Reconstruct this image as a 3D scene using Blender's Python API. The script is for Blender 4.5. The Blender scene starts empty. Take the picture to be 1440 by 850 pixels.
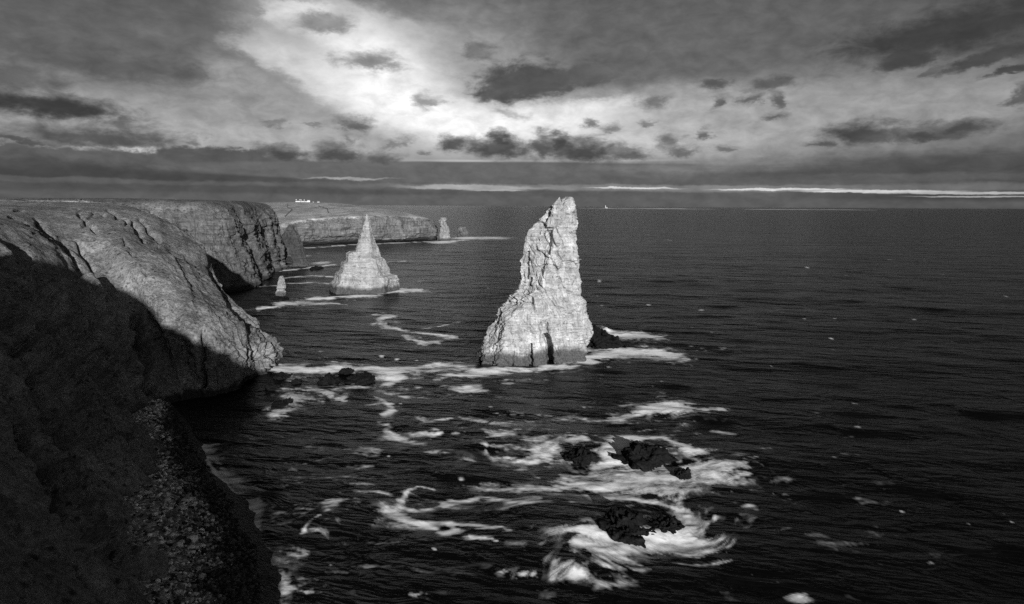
import bpy, math, random
import numpy as np

rng = np.random.default_rng(7)
random.seed(7)
SC = bpy.context.scene
COL = SC.collection

# ------------------------------------------------------------------ camera
CAM_H, F_PX = 58.0, 938.0
PITCH, ROLL = math.radians(8.22), math.radians(0.32)
cam_d = bpy.data.cameras.new('camera')
cam = bpy.data.objects.new('camera', cam_d)
COL.objects.link(cam)
cam_d.sensor_fit = 'HORIZONTAL'
cam_d.angle = 2*math.atan(720/F_PX)
cam_d.clip_start, cam_d.clip_end = 0.5, 200000
import mathutils
cam.matrix_world = (mathutils.Matrix.Translation((0, 0, CAM_H))
                    @ mathutils.Matrix.Rotation(math.pi/2-PITCH, 4, 'X')
                    @ mathutils.Matrix.Rotation(ROLL, 4, 'Z'))
SC.camera = cam

# ------------------------------------------------------------------ sun, exposure
SUN_EL, SUN_AZ = math.radians(12.5), math.radians(180-15)   # azimuth clockwise from +Y: behind the camera, a little right
sun_d = bpy.data.lights.new('sun', 'SUN')
sun_d.energy, sun_d.angle, sun_d.color = 5.0, math.radians(0.6), (1, 1, 1)
sun = bpy.data.objects.new('sun', sun_d)
COL.objects.link(sun)
to_sun = mathutils.Vector((math.sin(SUN_AZ)*math.cos(SUN_EL), math.cos(SUN_AZ)*math.cos(SUN_EL), math.sin(SUN_EL)))
sun.rotation_euler = to_sun.to_track_quat('Z', 'Y').to_euler()
SC.view_settings.view_transform = 'Standard'
SC.view_settings.look = 'None'
SC.view_settings.exposure = 0.5
SC.view_settings.gamma = 1.0
SC.view_settings.use_curve_mapping = False
SC.cycles.max_bounces = 5
SC.cycles.use_denoising = False


def ray(px, py):
    """direction through a pixel of the 1440x850 photograph"""
    xc, yc = (px-720)/F_PX, -(py-425)/F_PX
    c, s = math.cos(ROLL), math.sin(ROLL)
    xr, yr = xc*c-yc*s, xc*s+yc*c
    cp, sp = math.cos(PITCH), math.sin(PITCH)
    return np.array([xr, cp+yr*sp, -sp+yr*cp])


def PZ(px, py, z=0.0):
    d = ray(px, py)
    return np.array([0, 0, CAM_H])+d*((z-CAM_H)/d[2])


def PY(px, py, y):
    d = ray(px, py)
    return np.array([0, 0, CAM_H])+d*(y/d[1])


# ------------------------------------------------------------------ node helper
class NT:
    def __init__(s, tree):
        s.t = tree
        tree.nodes.clear()

    def n(s, typ, _in=None, **kw):
        nd = s.t.nodes.new(typ)
        for k, v in kw.items():
            setattr(nd, k, v)
        for k, v in (_in or {}).items():
            sock = nd.inputs[k]
            if isinstance(v, bpy.types.NodeSocket):
                s.t.links.new(v, sock)
            else:
                sock.default_value = v
        return nd

    def m(s, op, a, b=0.0, c=0.0, clamp=False):
        return s.n('ShaderNodeMath', {0: a, 1: b, 2: c}, operation=op, use_clamp=clamp).outputs[0]

    def vm(s, op, a, b=(0, 0, 0)):
        nd = s.n('ShaderNodeVectorMath', {0: a, 1: b}, operation=op)
        return nd.outputs['Value'] if op in ('LENGTH', 'DOT_PRODUCT') else nd.outputs[0]

    def mr(s, v, a, b, c=0.0, d=1.0, smooth=True):
        nd = s.n('ShaderNodeMapRange', {0: v, 1: a, 2: b, 3: c, 4: d}, interpolation_type='SMOOTHSTEP' if smooth else 'LINEAR')
        return nd.outputs[0]

    def mix(s, f, a, b):
        nd = s.n('ShaderNodeMix', {0: f, 2: a, 3: b}, data_type='FLOAT')
        return nd.outputs[0]

    def noise(s, vec, scale, detail=4, rough=0.55, dist=0.0):
        return s.n('ShaderNodeTexNoise', {'Vector': vec, 'Scale': scale, 'Detail': detail, 'Roughness': rough, 'Distortion': dist}).outputs[0]

    def scl(s, vec, sc, rot=(0, 0, 0)):
        return s.n('ShaderNodeMapping', {'Vector': vec, 'Scale': sc, 'Rotation': rot}, vector_type='POINT').outputs[0]

    def grey(s, v):
        return s.n('ShaderNodeCombineColor', {0: v, 1: v, 2: v}).outputs[0]


# ------------------------------------------------------------------ sky
world = bpy.data.worlds.new('World')
SC.world = world
world.use_nodes = True
w = NT(world.node_tree)


def azel(px, py):
    d = ray(px, py)
    return math.degrees(math.atan2(d[0], d[1])), math.degrees(math.atan2(d[2], math.hypot(d[0], d[1])))


gen = w.n('ShaderNodeTexCoord').outputs['Generated']
sky = w.n('ShaderNodeTexSky', {'Vector': gen}, sky_type='NISHITA', sun_disc=False, sun_elevation=SUN_EL, sun_rotation=SUN_AZ, altitude=60)
sky_bw = w.n('ShaderNodeRGBToBW', {0: sky.outputs[0]}).outputs[0]
sp = w.n('ShaderNodeSeparateXYZ', {0: gen})
AZ = w.m('MULTIPLY', w.m('ARCTAN2', sp.outputs[0], sp.outputs[1]), 57.29578)
EL = w.m('MULTIPLY', w.m('ARCSINE', sp.outputs[2]), 57.29578)
pos = w.n('ShaderNodeCombineXYZ', {0: AZ, 1: EL, 2: 0.0}).outputs[0]
# ragged edges: the position is shifted by fine noise before every cloud is measured
wn = w.n('ShaderNodeTexNoise', {'Vector': w.scl(pos, (0.42, 0.85, 1)), 'Scale': 1.0, 'Detail': 6.0, 'Roughness': 0.66}).outputs[1]
wo = w.vm('MULTIPLY', w.vm('SUBTRACT', wn, (.5, .5, .5)), (3.6, 1.7, 0))
fade = w.mr(EL, 0.0, 5.0, 0.12, 1.0)
wo = w.n('ShaderNodeVectorMath', {0: wo, 3: fade}, operation='SCALE').outputs[0]
spw = w.n('ShaderNodeSeparateXYZ', {0: w.vm('ADD', pos, wo)})
AZW, ELW = spw.outputs[0], spw.outputs[1]
n_soft = w.noise(w.scl(pos, (0.075, 0.2, 1), (0, 0, -0.12)), 1.0, 5, 0.55, 0.4)
n_fine = w.noise(w.scl(pos, (0.5, 1.0, 1)), 1.0, 6, 0.62, 0.3)
n_streak = w.noise(w.scl(pos, (0.10, 1.6, 1), (0, 0, 0.01)), 1.0, 5, 0.6, 0.2)
ramp = w.n('ShaderNodeValToRGB', {0: w.m('DIVIDE', EL, 90.0)})
cr = ramp.color_ramp
st = [(0, .36), (1.4, .37), (2.6, .40), (4.2, .60), (7.5, .60), (10.5, .50), (13, .40), (16.5, .34), (22, .22), (34, .14), (52, .20), (90, .24)]
while len(cr.elements) < len(st):
    cr.elements.new(0.5)
for e, (d, v) in zip(cr.elements, st):
    e.position = d/90
    e.color = (v, v, v, 1)
val = w.n('ShaderNodeRGBToBW', {0: ramp.outputs[0]}).outputs[0]
# darker to the sides; the unseen sky behind is brightened to fill the shade
val = w.m('MULTIPLY', val, w.mr(AZ, 12, 40, 1.0, .70))
val = w.m('MULTIPLY', val, w.mr(AZ, -12, -45, 1.0, .80))
val = w.m('MULTIPLY', val, w.mr(w.m('ABSOLUTE', AZ), 60, 130, 1.0, 2.3))
val = w.m('MULTIPLY', val, w.mr(n_soft, 0.3, 0.72, 0.90, 1.10, False))


def cloud(cx, cy, rx, ry, v, alpha=1.0, rot=0.0, soft=.35, na=.9, nz=None, warped=True):
    global val
    a, e = azel(cx, cy)
    k = 0.0600
    # the running value rides along in z (scaled to nothing) so that the clouds are evaluated one after another
    vec = w.n('ShaderNodeCombineXYZ', {0: AZW if warped else AZ, 1: ELW if warped else EL, 2: val}).outputs[0]
    mp = w.n('ShaderNodeMapping', {'Vector': vec, 'Location': (a, e, 0), 'Rotation': (0, 0, math.radians(rot)), 'Scale': (rx*k, ry*k, 1e6)}, vector_type='TEXTURE').outputs[0]
    ln = w.vm('LENGTH', mp)
    if na:
        ln = w.m('ADD', ln, w.m('MULTIPLY', w.m('SUBTRACT', nz or n_fine, .5), na))
    mk = w.mr(ln, 1+soft, 1-soft, 0.0, alpha)
    val = w.mix(mk, val, v)


# (x, y, rx, ry, value, alpha, rotation, softness, noise)
# broad grey upper cloud
cloud(120, 40, 190, 50, .38, .8, -3, .8, .9, n_soft)
cloud(1040, 60, 300, 52, .39, .9, 3, .6, .9, n_soft)
cloud(720, 20, 120, 26, .42, .8, 0, .7, .9, n_soft)
# pale upper sheets left and the lit gap in the cloud
cloud(230, 160, 260, 22, .60, .8, -3, .8, .8, n_soft)
cloud(60, 178, 130, 11, .64, .7, 0, .8, .8)
cloud(900, 175, 240, 36, .78, .95, 2, .7, .8, n_soft)
cloud(1220, 150, 250, 34, .60, .9, 0, .7, .8, n_soft)
cloud(500, 95, 150, 62, .74, .95, -30, .5, .8)
cloud(428, 26, 54, 20, .82, .95, -4, .2, .8)
cloud(420, 60, 40, 26, .66, .8, -20, .6, .8)
cloud(585, 48, 66, 16, .70, .85, -10, .5, 1.0)
cloud(660, 100, 110, 70, .64, .8, -20, .7, .7, n_soft)
cloud(405, 90, 80, 13, .74, .9, -16, .45, 1.0)
cloud(450, 112, 90, 22, .80, .85, -28, .5, .8)
cloud(545, 105, 105, 52, .95, .95, -36, .7, .8)
cloud(600, 160, 120, 24, 1.0, .95, -14, .7, .7)
cloud(720, 172, 130, 20, .97, .9, 2, .7, .7)
cloud(830, 150, 70, 9, .90, .85, 6, .6, .9)
cloud(385, 160, 100, 40, .60, .9, -33, .35, .4, n_soft)
cloud(520, 206, 80, 18, .64, .8, -22, .5, .5)
cloud(330, 190, 150, 14, .70, .7, 0, .9, .6, n_soft)
cloud(330, 96, 26, 6, .60, .8, -6, .7, 1.3)
cloud(290, 132, 60, 7, .52, .7, -4, .7, 1.2)
cloud(215, 42, 40, 8, .46, .6, 3, .8, 1.2)
cloud(460, 32, 36, 12, .54, .9, 4, .5, 1.2)
cloud(150, 88, 100, 14, .36, .85, -3, .6, 1.1)
cloud(20, 108, 50, 12, .36, .85, -6, .6, 1.1)
cloud(735, 116, 62, 24, .31, .95, 4, .35, 1.2)
cloud(700, 128, 30, 12, .33, .9, 18, .4, 1.2)
cloud(835, 102, 70, 14, .35, .95, 13, .4, 1.3)
cloud(900, 88, 70, 16, .40, .8, 8, .6, 1.0)
cloud(670, 70, 20, 13, .44, .95, 0, .5, 1.1)
cloud(1345, 42, 110, 22, .25, .95, 5, .5, 1.1)
cloud(1275, 84, 32, 10, .28, .95, 12, .4, 1.2)
cloud(1385, 82, 40, 7, .29, .95, 14, .4, 1.2)
cloud(1310, 97, 14, 4, .38, .9, 20, .4, 1.2)
cloud(1425, 97, 22, 5, .28, .95, 16, .4, 1.2)
cloud(1435, 135, 14, 11, .36, .9, 0, .4, 1.3)
# long low bank and the bands above the horizon
cloud(95, 207, 160, 3, .84, .8, 0, .5, 1.2)
cloud(95, 233, 300, 22, .36, 1, -.6, .16, .55)
cloud(-200, 240, 330, 26, .30, 1, -.6, .2, .3)
cloud(330, 226, 90, 15, .33, 1, -3, .2, .8)
cloud(60, 243, 330, 8, .26, .85, -.4, .7, .5, n_streak)
cloud(700, 243, 420, 14.5, .39, 1, 0, .10, .14, n_streak, False)
cloud(1040, 235, 160, 7, .50, .7, 0, .6, 1.0, n_streak)
cloud(1330, 240, 220, 18, .30, .9, 0, .5, .9, n_streak)
cloud(1150, 252, 380, 6, .36, .85, 0, .5, 1.2, n_streak)
cloud(150, 266, 420, 7, .31, .95, 0, .35, .5, n_streak)
cloud(60, 253, 330, 3, .38, .7, 0, .5, 1.0, n_streak)
cloud(490, 251.5, 55, 1.8, .66, .85, 1, .5, 1.0, n_streak)
cloud(960, 265, 400, 4.5, .50, .95, -.3, .4, .9, n_streak)
cloud(660, 264, 100, 3.4, .64, .95, -.3, .3, .8, n_streak)
cloud(1310, 264, 180, 5, .42, .85, -.3, .5, .9, n_streak)
cloud(1095, 266.5, 82, 1.5, .84, .9, -.3, .3, .7, n_streak)
cloud(1230, 269.5, 90, 1.7, .84, .9, -.4, .4, .8, n_streak)
cloud(1370, 272, 90, 1.6, .74, .9, -.4, .4, .8, n_streak)
cloud(895, 265, 60, 1.3, .86, .9, -.2, .4, .8, n_streak)
cloud(1380, 277, 66, 1.0, .66, .9, -.2, .4, .8, n_streak)
cloud(700, 268.5, 40, 1.2, .72, .8, -.2, .4, 1.0, n_streak)
cloud(760, 283, 1100, 6, .37, .75, -.3, .5, .3, n_streak)
cloud(655, 226.5, 55, 1.6, .80, .55, 0, .8, 1.8, n_fine, False)
cloud(830, 226, 90, 1.5, .78, .5, 0, .8, 1.8, n_fine, False)
# small dark cumulus
small = [(60, 147, 74, 13, .24, -5), (130, 192, 80, 11, .33, 0), (20, 198, 40, 4, .33, -3), (515, 85, 36, 10, .55, 0), (600, 143, 20, 8, .6, 0),
         (495, 175, 25, 9, .40, 0), (1005, 115, 21, 8, .35, 0), (1013, 143, 11, 8, .38, 0), (1052, 138, 13, 7, .40, 20),
         (1085, 112, 26, 12, .38, 8), (1092, 138, 10, 9, .38, 25), (1086, 165, 17, 5, .40, 8), (990, 189, 9, 7, .40, 0), (918, 142, 22, 10, .46, 12),
         (915, 174, 9, 5, .5, 0), (855, 181, 15, 6, .52, 5), (829, 172, 8, 6, .50, 0), (633, 202, 17, 9, .32, 6), (697, 208, 42, 12, .30, -6),
         (700, 196, 12, 12, .30, 0), (760, 206, 13, 14, .30, 0), (815, 210, 52, 14, .28, -4), (790, 200, 12, 12, .28, 0), (883, 218, 22, 7, .38, 0), (940, 198, 17, 7, .44, 0), (950, 213, 20, 8, .42, -8),
         (1213, 188, 36, 11, .27, 0), (1310, 187, 52, 9, .29, 4), (1355, 178, 24, 8, .31, 8), (1157, 201, 18, 5, .36, 0), (475, 216, 30, 11, .31, 0), (402, 215, 26, 9, .30, -6), (387, 171, 16, 6, .5, 0),
         (435, 175, 16, 3, .52, -6), (535, 221, 26, 9, .36, 0), (553, 201, 20, 5, .52, 10), (275, 198, 11, 6, .45, -20), (493, 196, 8, 5, .5, 0), (594, 215, 9, 3, .5, 0), (1018, 209, 15, 4, .46, 0), (720, 160, 22, 6, .72, -20)]
for x, y, rx, ry, v, r in small:
    cloud(x, y, rx*1.15, ry*1.15, v+.10, .85, r, .55, 1.7)
    cloud(x+.1*rx, y+.25*ry, rx*.75, ry*.62, v-.02, .9, r, .6, 1.5)
# below the horizon the value only matters for stray reflections
val = w.m('MULTIPLY', val, w.mr(n_fine, 0.3, 0.7, 0.90, 1.10, False))
lin = w.m('POWER', val, 2.2)
# thin cloud lets part of the clear-sky light through
col = w.m('ADD', w.m('MULTIPLY', lin, 7.0), w.m('MULTIPLY', sky_bw, 0.012))
bg = w.n('ShaderNodeBackground', {'Color': w.grey(col), 'Strength': 0.1})
w.n('ShaderNodeOutputWorld', {'Surface': bg.outputs[0]})
world.cycles.sampling_method = 'MANUAL'
world.cycles.sample_map_resolution = 512


# ------------------------------------------------------------------ numpy noise
def _h(ix, iy, iz, seed=0):
    n = (ix.astype(np.int64)*374761393+iy.astype(np.int64)*668265263+iz.astype(np.int64)*2147483647+seed*1274126177) & 0xFFFFFFFF
    n = ((n ^ (n >> 13))*1274126177) & 0xFFFFFFFF
    n = ((n ^ (n >> 15))*2246822519) & 0xFFFFFFFF
    return ((n ^ (n >> 16)) & 0xFFFFFF)/float(0xFFFFFF)


def vnoise(x, y, z, seed=0):
    x, y, z = np.broadcast_arrays(x, y, z)
    ix, iy, iz = np.floor(x), np.floor(y), np.floor(z)
    fx, fy, fz = x-ix, y-iy, z-iz
    ix, iy, iz = ix.astype(np.int64), iy.astype(np.int64), iz.astype(np.int64)
    u, v, q = [t*t*t*(t*(t*6-15)+10) for t in (fx, fy, fz)]
    r = 0
    for dx in (0, 1):
        for dy in (0, 1):
            for dz in (0, 1):
                wgt = (u if dx else 1-u)*(v if dy else 1-v)*(q if dz else 1-q)
                r = r+wgt*_h(ix+dx, iy+dy, iz+dz, seed)
    return r*2-1


def fbm(x, y, z, octv=4, seed=0, gain=.5):
    r, a, f = 0, 1.0, 1.0
    for o in range(octv):
        r = r+a*vnoise(x*f+o*17.3, y*f-o*9.1, z*f+o*5.7, seed+o)
        a *= gain
        f *= 2.03
    return r


def ridged(x, y, z, octv=4, seed=0, gain=.5):
    r, a, f = 0, 1.0, 1.0
    for o in range(octv):
        r = r+a*(1-2*np.abs(vnoise(x*f+o*7.3, y*f-o*3.1, z*f+o*5.7, seed+o)))
        a *= gain
        f *= 2.03
    return r


def blocks(x, y, z, t, wd, seed, dip=.04, dipy=.0):
    """bedded, jointed rock: one random step per block, -0.5..0.5"""
    zz = z+dip*x+dipy*y+.35*t*vnoise(x/(wd*3), y/(wd*3), z/(t*6), seed+9)
    zz = zz+1.2*t*vnoise(z/(t*2.7), 0*x, 0*x, seed+3)
    k = np.floor(zz/t)
    s = _h(k, 0*k, 0*k, seed)
    wj = wd*(.6+.9*_h(k, 0*k+5, 0*k, seed))
    j = np.floor(x/wj+s*13)
    i = np.floor(y/wj+s*29)
    return .55*(_h(k, 0*k, 0*k+7, seed)-.5)+.75*(_h(k, j, i, seed)-.5)


# ------------------------------------------------------------------ mesh helpers
def mesh_obj(name, verts, faces, mat, parent=None, smooth=False, attrs=None):
    verts = np.asarray(verts, dtype=np.float32).reshape(-1, 3)
    me = bpy.data.meshes.new(name)
    if isinstance(faces, np.ndarray):
        k = faces.shape[1]
        me.vertices.add(len(verts))
        me.vertices.foreach_set('co', verts.ravel())
        me.loops.add(faces.size)
        me.loops.foreach_set('vertex_index', faces.astype(np.int32).ravel())
        me.polygons.add(len(faces))
        me.polygons.foreach_set('loop_start', np.arange(0, faces.size, k, dtype=np.int32))
        me.update(calc_edges=True)
    else:
        me.from_pydata(verts.tolist(), [], faces)
        me.update()
    if smooth:
        me.polygons.foreach_set('use_smooth', np.ones(len(me.polygons), dtype=bool))
    for k, v in (attrs or {}).items():
        if v.ndim == 1:
            a = me.attributes.new(k, 'FLOAT', 'POINT')
            a.data.foreach_set('value', v.astype(np.float32))
        else:
            a = me.attributes.new(k, 'FLOAT_VECTOR', 'POINT')
            a.data.foreach_set('vector', v.astype(np.float32).ravel())
    me.validate()
    o = bpy.data.objects.new(name, me)
    COL.objects.link(o)
    if mat:
        me.materials.append(mat)
    if parent:
        o.parent = parent
    return o


def grid_faces(nu, nv, wrap=False):
    i = np.arange(nu if wrap else nu-1)[:, None]
    j = np.arange(nv-1)[None, :]
    a = i*nv+j
    b = ((i+1) % nu)*nv+j
    return np.stack([a, b, b+1, a+1], -1).reshape(-1, 4)


def tag(o, label=None, cat=None, group=None, kind=None):
    if label:
        o['label'] = label
    if cat:
        o['category'] = cat
    if group:
        o['group'] = group
    if kind:
        o['kind'] = kind
    return o


def empty(name, loc):
    o = bpy.data.objects.new(name, None)
    COL.objects.link(o)
    o.location = loc
    return o


def upsample(ctrl, segs, axis):
    """Catmull-Rom through control rows along one axis; segs = steps per span"""
    c = np.moveaxis(np.asarray(ctrl, float), axis, 0)
    n = len(c)
    out = []
    for k in range(n-1):
        p0, p1, p2, p3 = c[max(k-1, 0)], c[k], c[k+1], c[min(k+2, n-1)]
        m = segs[k] if hasattr(segs, '__len__') else segs
        ts = np.arange(m)/m
        for t in ts:
            # tension keeps neighbouring long spans from overshooting
            m1, m2 = (p2-p0)*.5, (p3-p1)*.5
            l = np.linalg.norm(p2-p1, axis=-1, keepdims=True)
            m1 = m1*np.minimum(1, 1.2*l/(np.linalg.norm(m1, axis=-1, keepdims=True)+1e-9))
            m2 = m2*np.minimum(1, 1.2*l/(np.linalg.norm(m2, axis=-1, keepdims=True)+1e-9))
            h = (2*t**3-3*t*t+1)*p1+(t**3-2*t*t+t)*m1+(-2*t**3+3*t*t)*p2+(t**3-t*t)*m2
            out.append(h)
    out.append(c[-1])
    return np.moveaxis(np.array(out), 0, axis)


def grid_normals(g):
    du = np.gradient(g, axis=0)
    dv = np.gradient(g, axis=1)
    n = np.cross(du, dv)
    n /= np.linalg.norm(n, axis=-1, keepdims=True)+1e-9
    return n


# ------------------------------------------------------------------ materials
def new_mat(name):
    m = bpy.data.materials.new(name)
    m.use_nodes = True
    return m, NT(m.node_tree)


def finish(t, color, rough, bump_h=None, dist=.3, strength=1.0, spec=.3, extra=None):
    ins = {'Base Color': color, 'Roughness': rough, 'Specular IOR Level': spec}
    if bump_h is not None:
        ins['Normal'] = t.n('ShaderNodeBump', {'Height': bump_h, 'Distance': dist, 'Strength': strength}).outputs[0]
    ins.update(extra or {})
    b = t.n('ShaderNodeBsdfPrincipled', ins)
    t.n('ShaderNodeOutputMaterial', {0: b.outputs[0]})


def rock_material(name, base, scale=1.0, wet_z=4.5, wet=.05, dark=.5, vs=1.0, spec=.3):
    """bedded sandstone: strata streaks, lichen mottling, cracks, a dark wet band at the waterline"""
    m, t = new_mat(name)
    p = t.n('ShaderNodeNewGeometry').outputs['Position']
    s = scale
    strata = t.noise(t.scl(p, (.05/s, .05/s, 1.3/s)), 1.0, 5, .65, .3)
    mott = t.noise(p, .22/s, 6, .65)
    fine = t.noise(p, 1.6/s, 5, .7)
    jn = t.noise(t.scl(p, (.55/s, .55/s, .10/s)), 1.0, 3, .6, .5)
    gate = t.noise(p, .5/s, 3, .6)
    crack = t.mr(t.m('ADD', t.m('ABSOLUTE', t.m('SUBTRACT', jn, .5)), t.mr(gate, .42, .6, .05, 0.0)), 0.0, .022, 0.0, 1.0)
    line = t.noise(t.scl(p, (.03/s, .03/s, 1.0/s), (.04, .02, 0)), 1.0, 2, .5, .1)
    bed = t.mr(t.m('ADD', t.m('ABSOLUTE', t.m('SUBTRACT', line, .5)), t.mr(gate, .62, .4, .03, 0.0)), 0.0, .024, 0.0, 1.0)
    c = t.m('MULTIPLY', base, t.mr(strata, .3, .7, .74, 1.24, False))
    c = t.m('MULTIPLY', c, t.mr(mott, .3, .7, .60, 1.3, False))
    c = t.m('MULTIPLY', c, t.mr(fine, .3, .7, .7, 1.25, False))
    c = t.m('MULTIPLY', c, t.mix(crack, dark, 1.0))
    vert = t.noise(t.scl(p, (.55/s, .55/s, .09/s)), 1.0, 5, .65, .4)
    c = t.m('MULTIPLY', c, t.mr(vert, .3, .7, 1-.38*vs, 1+.3*vs, False))
    c = t.m('MULTIPLY', c, t.mix(bed, dark, 1.0))  # bedding lines; their darkening also stands in for shade under the ledges
    z = t.n('ShaderNodeSeparateXYZ', {0: p}).outputs[2]
    if wet_z:
        zz = t.m('ADD', z, t.m('MULTIPLY', t.m('SUBTRACT', t.noise(t.scl(p, (1, 1, .35)), .10/s, 4, .6), .5), wet_z*2.4))
        c = t.mix(t.mr(zz, wet_z*1.25, wet_z*.6, 0.0, 1.0), c, t.m('MULTIPLY', wet, t.mr(fine, .3, .7, .5, 1.9, False)))
    h = t.m('ADD', t.m('MULTIPLY', crack, .35), t.m('ADD', t.m('MULTIPLY', fine, .8), t.m('MULTIPLY', strata, 1.0)))
    finish(t, t.grey(c), .85, h, .35*s, .9, spec)
    return m


def land_material(name, grass, rock, s=1.0, lo=.42, hi=.62, wet_z=3.0, tuft=1.0):
    """turf on the gentle ground, bare bedded rock where it is steep"""
    m, t = new_mat(name)
    g = t.n('ShaderNodeNewGeometry')
    p = g.outputs['Position']
    nz = t.n('ShaderNodeSeparateXYZ', {0: t.n('ShaderNodeAttribute', attribute_name='macro_n').outputs['Vector']}).outputs[2]
    z = t.n('ShaderNodeSeparateXYZ', {0: p}).outputs[2]
    big = t.noise(p, .035/s, 5, .6)
    mid = t.noise(p, .22/s, 6, .68)
    fine = t.noise(p, 1.3/s, 5, .72)
    vein = t.noise(t.scl(p, (.09/s, .05/s, .05/s), (0, 0, .5)), 1.0, 4, .6, .5)
    slope = t.mr(t.m('ADD', nz, t.m('MULTIPLY', t.m('SUBTRACT', mid, .5), .7)), lo, hi)
    gc = t.m('MULTIPLY', grass, t.mr(big, .32, .68, .75, 1.25, False))
    gc = t.m('MULTIPLY', gc, t.mr(mid, .28, .72, .65, 1.35, False))
    gc = t.m('MULTIPLY', gc, t.mr(fine, .30, .70, .38, 1.65, False))
    speck = t.n('ShaderNodeTexVoronoi', {'Vector': p, 'Scale': .42/s}).outputs['Distance']
    gc = t.m('MULTIPLY', gc, t.mr(t.m('ADD', speck, t.m('MULTIPLY', fine, .3)), .24, .42, .35, 1.0))
    gc = t.m('MULTIPLY', gc, t.mr(vein, .36, .62, .75, 1.12))
    band = t.noise(t.scl(p, (.16/s, .16/s, .07/s), (.3, .6, .2)), 1.0, 5, .7, 1.2)
    gc = t.m('MULTIPLY', gc, t.mr(band, .34, .66, .72, 1.28, False))
    outcrop = t.mr(t.m('MULTIPLY', mid, fine), .30, .38)
    gc = t.mix(t.m('MULTIPLY', outcrop, .6), gc, rock)
    strata = t.noise(t.scl(p, (.04/s, .04/s, .9/s)), 1.0, 6, .68, .3)
    line = t.noise(t.scl(p, (.025/s, .025/s, .8/s), (.05, .03, 0)), 1.0, 3, .5, .15)
    bed = t.mr(t.m('ABSOLUTE', t.m('SUBTRACT', line, .5)), 0.0, .015, 0.0, 1.0)
    joint = t.noise(t.scl(p, (.22/s, .22/s, .02/s)), 1.0, 4, .6, .3)
    jl = t.mr(t.m('ABSOLUTE', t.m('SUBTRACT', joint, .5)), 0.0, .02, 0.0, 1.0)
    rc = t.m('MULTIPLY', rock, t.mr(strata, .3, .7, .6, 1.4, False))
    rc = t.m('MULTIPLY', rc, t.mr(mid, .3, .7, .6, 1.4, False))
    rc = t.m('MULTIPLY', rc, t.mr(fine, .3, .7, .65, 1.35, False))
    rc = t.m('MULTIPLY', rc, t.mix(t.m('MULTIPLY', bed, jl), .5, 1.0))
    c = t.mix(slope, rc, gc)
    if wet_z:
        zz = t.m('ADD', z, t.m('MULTIPLY', t.m('SUBTRACT', mid, .5), wet_z*1.5))
        c = t.mix(t.mr(zz, wet_z*1.2, wet_z*.6), c, .035)
    h = t.m('ADD', t.m('MULTIPLY', fine, tuft), t.m('MULTIPLY', mid, 1.6*tuft))
    h = t.m('ADD', h, t.m('MULTIPLY', t.m('MULTIPLY', t.m('SUBTRACT', 1.0, slope), strata), 1.2))
    finish(t, t.grey(c), .95, h, .55*s, 1.0, .1)
    return m


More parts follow.
